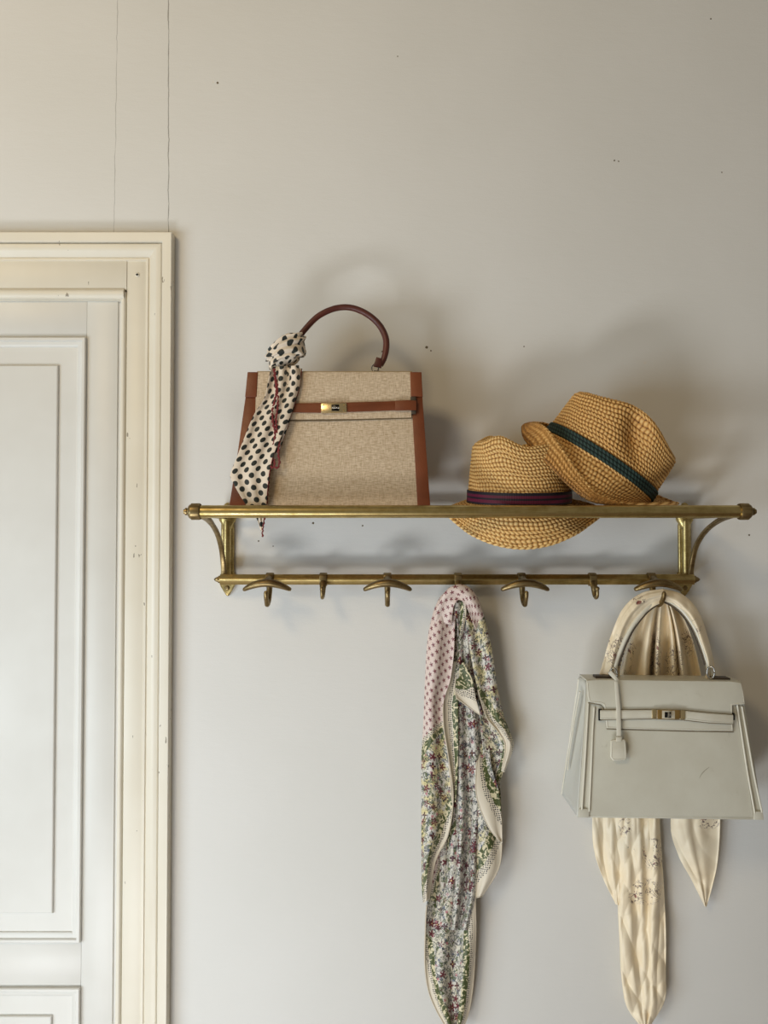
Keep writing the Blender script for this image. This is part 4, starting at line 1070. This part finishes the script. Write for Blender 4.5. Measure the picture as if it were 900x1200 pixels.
tube('scuff_mark', catmull([PW.at(a, b, 0.0038) for a, b in ((819.5, 912), (822, 907.5), (826, 903), (831, 899))], 20), 0.0004, SCUFF, wb, rb=np.interp(np.linspace(0, 1, 20), [0, .5, 1], [.0003, .0010, .0003]), seg=8)
# piped side borders
for pts in ([(696.5, 829), (694.5, 860), (692.5, 910), (690.5, 951)], [(689.5, 822), (687.5, 860), (684.5, 910), (682, 949)], [(864, 826), (869, 860), (876, 905), (884.5, 953)], [(869.5, 828), (876, 865), (884, 910), (893, 952)]):
    tube('piping', catmull([PW.at(a, b, 0.0028) for a, b in pts], 24), 0.0017, SAGE_E, wb, seg=10)
for c4 in ([(679, 948), (691, 948), (690.5, 958.5), (677.5, 958)], [(884, 951), (894, 951), (895.5, 961), (884, 961)]):
    plate('corner_patch', c4, PW, -0.002, 0.0036, SAGE, wb, 0.001)
# flap
FO = [(687, 797.5), (700, 796.5), (780, 797.5), (858, 798.5), (868.5, 800), (870.5, 812), (872.3, 825.2), (858.5, 826.5), (858.2, 840), (859.2, 856.8), (820, 856.5), (760, 855), (711, 853.5), (709.5, 840), (708, 829), (705, 825.5), (690, 822.5), (688, 812)]
plate('flap', FO, PW, 0.0048, 0.0072, SAGE, wb, 0.0010, 3)
tube('flap_piping', catmull([PW.at(a, b, 0.0068) for a, b in ((688.6, 800), (689.6, 812), (691.5, 821.2), (697, 822.6), (705, 823.6), (708.8, 827), (710.6, 838), (712, 852))], 50), 0.0010, SAGE_E, wb, seg=8)
tube('flap_piping', [PW.at(a, b, 0.0068) for a, b in ((712, 852.2), (740, 853.2), (780, 854.4), (820, 855.2), (858, 855.6))], 0.0010, SAGE_E, wb, seg=8)
tube('flap_piping', [PW.at(a, b, 0.0068) for a, b in ((858, 855.4), (857.2, 840), (857.2, 825.4), (871, 824))], 0.0010, SAGE_E, wb, seg=8)
tube('flap_piping', [PW.at(a, b, 0.0060) for a, b in ((872, 824.6), (870, 811), (867.6, 800.8))], 0.0012, SAGE_E, wb, seg=8)
prism('flap_top', [ftl + (0, -0.004, 0.001), ftr + (0, -0.004, 0.001), ftr + (0, -0.003, 0.0045), ftl + (0, -0.003, 0.0045)], [btl + (0, 0, 0.001), btr + (0, 0, 0.001), btr + (0, 0, 0.0045), btl + (0, 0, 0.0045)], SAGE, wb, 0.0012)
SHADE_LINE = mat_leather('shade_line_brown', srgb(128, 116, 94), srgb(150, 140, 118), 0.5)  # brown for lines that paint shade around the flap and belt
tube('flap_shade_line', [PW.at(a, b, 0.0045) for a, b in ((711, 854.2), (760, 855.8), (820, 857.3), (859.5, 857.6))], 0.0011, SHADE_LINE, wb, seg=8)
tube('flap_shade_line', catmull([PW.at(a, b, 0.0045) for a, b in ((689, 823.6), (704, 826.4), (707.6, 830), (710, 845), (711, 854))], 30), 0.0009, SHADE_LINE, wb, seg=8)
tube('belt_shade_line', [PW.at(a, b, 0.0100) for a, b in ((704, 843.6), (730, 843.2), (766, 842.4), (800, 843.8), (830, 847.2), (859, 848.6))], 0.0007, SHADE_LINE, wb, seg=8)
tube('belt_shade_line', [PW.at(a, b, 0.0100) for a, b in ((704, 832.0), (730, 831.8), (766, 831.5), (800, 832.3), (830, 835.3), (859, 837.5))], 0.0006, SHADE_LINE, wb, seg=8)
# belt, clasp
belt('belt', [(703.5, 832.5), (730, 832.3), (766, 832), (800, 832.8), (830, 835.8), (859.5, 838)], [(703.5, 843), (730, 842.6), (766, 841.8), (800, 843.2), (830, 846.6), (859.5, 848)], PW, 0.0098, 0.0122, SAGE_E, wb, 0.0007)
plate('belt_slot', [(702, 831), (705.5, 831), (705.5, 844.5), (702, 844.5)], PW, 0.0030, 0.0090, BLACK, wb, 0.0003)
plate('belt_slot', [(858, 835.5), (861, 835.5), (861.4, 844), (858.4, 844)], PW, 0.0030, 0.0092, BLACK, wb, 0.0003)
for (pa) in ([(704, 833.6), (730, 833.4), (763, 833.2)], [(704, 841.8), (730, 841.6), (763, 841.0)], [(805, 834.4), (830, 837), (859, 839.2)], [(805, 842.4), (830, 845.4), (859, 846.8)]):
    tube('belt_stitching', [PW.at(a, b, 0.0122) for a, b in pa], 0.0005, SAGE, wb, seg=6)
cl = plate('clasp', [(771, 831.8), (797, 832.2), (797, 843), (771, 842.6)], PW, 0.0116, 0.0148, GOLD_W, wb, 0.0009)
plate('clasp_end', [(764.5, 831.6), (769.5, 831.7), (769.5, 842.4), (764.5, 842.2)], PW, 0.0116, 0.0142, GOLD, wb, 0.0009)
plate('clasp_end', [(797.5, 832.4), (803, 832.8), (803, 843.4), (797.5, 843)], PW, 0.0116, 0.0142, GOLD, wb, 0.0009)
plate('clasp_centre', [(776, 832.6), (791, 832.8), (791, 842.4), (776, 842.2)], PW, 0.0146, 0.0155, simple('ivory_enamel', srgb(206, 198, 176), 0.3), cl, 0.0004)
plate('lock_slot', [(779, 834.4), (786.5, 834.5), (786.5, 841), (779, 841)], PW, 0.0153, 0.0158, BLACK, cl, 0.0002)
q = PW.at(783.6, 837.6, 0.0153); tube('turn_lock', [q, q + PW.n*0.003, q + PW.n*0.005], [0.0028, 0.0030, 0.0022], STEEL, cl, seg=14)
tube('turn_bar', [PW.at(783.6, 834.6, 0.0195), PW.at(783.6, 840.4, 0.0195)], 0.0014, STEEL, cl, seg=8)
# tag on its strap
plate('tag_strap', [(720.5, 799), (724, 799), (727.5, 833), (728, 867), (723, 867), (722.5, 833)], PW, 0.0124, 0.0150, SAGE_E, wb, 0.0006)
tg = plate('tag', [(716, 867.5), (719, 866.5), (731.5, 866.5), (733.5, 868), (735, 886), (733, 891), (719, 891.8), (715.2, 887)], PW, 0.0105, 0.0155, SAGE_E, wb, 0.0014, 3)
plate('tag_loop', [(722, 863.5), (729, 863.5), (728.5, 869), (722.5, 869)], PW, 0.0140, 0.0170, SAGE_E, wb, 0.0008)
tube('tag_stitching', catmull([PW.at(a, b, 0.0155) for a, b in ((717.5, 869), (717, 886), (719.8, 889.8), (732.2, 889.2), (733.2, 885.5), (732, 869))], 40), 0.0005, SAGE, tg, seg=6)
# handle
hh_ = [(721, 792, -0.093), (722, 778, -0.0935), (729, 757, -0.092), (740, 735, -0.090), (755, 716, -0.087), (768, 706, -0.084), (777, 703, -0.083), (787, 706, -0.084), (801, 717, -0.087), (814, 736, -0.090), (823, 758, -0.092), (829, 777, -0.0935), (835, 792, -0.093)]
pth = catmull([P(a, b, c_) for a, b, c_ in hh_], 90)
tube('handle', pth, np.interp(np.linspace(0, 1, 90), [0, .06, .3, .5, .7, .94, 1], [.003, .0040, .0044, .0046, .0044, .0040, .003]), SAGE_E, wb, seg=16)
off = np.array([0, -0.004, 0])
inner = catmull([P(a + (3.0 if a < 777 else -3.0), b + 2.5, c_ - 0.0035) for a, b, c_ in hh_[1:-1]], 80)
tube('handle_seam', inner, 0.0014, EDGE_D, wb, seg=8)
for (a, b, sg) in ((719, 790, 1), (833, 788, -1)):
    pts = [P(a + 5*math.cos(t)*0.9, b + 7*math.sin(t), -0.106 - 0.003*math.cos(t)) for t in np.linspace(0, 2*math.pi, 14)]
    v, f = tube_data(catmull(pts, 36), 0.0016, None, 10); obj('handle_ring', v, f, STEEL, wb)
for (pa) in ([(698, 792.4), (717, 792.4), (717, 797), (698, 797)], [(836, 794.2), (856, 794.6), (856, 799), (836, 799)]):
    plate('handle_base', pa, Plane(P(700, 797, -0.10), P(860, 797, -0.10), P(780, 900, -0.10)), -0.012, 0.008, EDGE_D, wb, 0.0008)
plate('handle_tab', [(713, 789), (716.5, 786), (727, 798), (725, 802)], Plane(P(700, 797, -0.122), P(860, 797, -0.122), P(780, 900, -0.122)), -0.003, 0.003, SAGE_E, wb, 0.0006)
# side straps seen at the left gusset
tube('side_strap', [backp(ftl*(1-t) + fbl*t, np.interp(t, [0, 1], [-0.095, -0.06])) + np.array([-0.001 - 0.004*math.sin(math.pi*t), 0, 0]) for t in np.linspace(0.1, 0.75, 10)], 0.0028, SAGE_E, wb, rb=0.0014, seg=8)
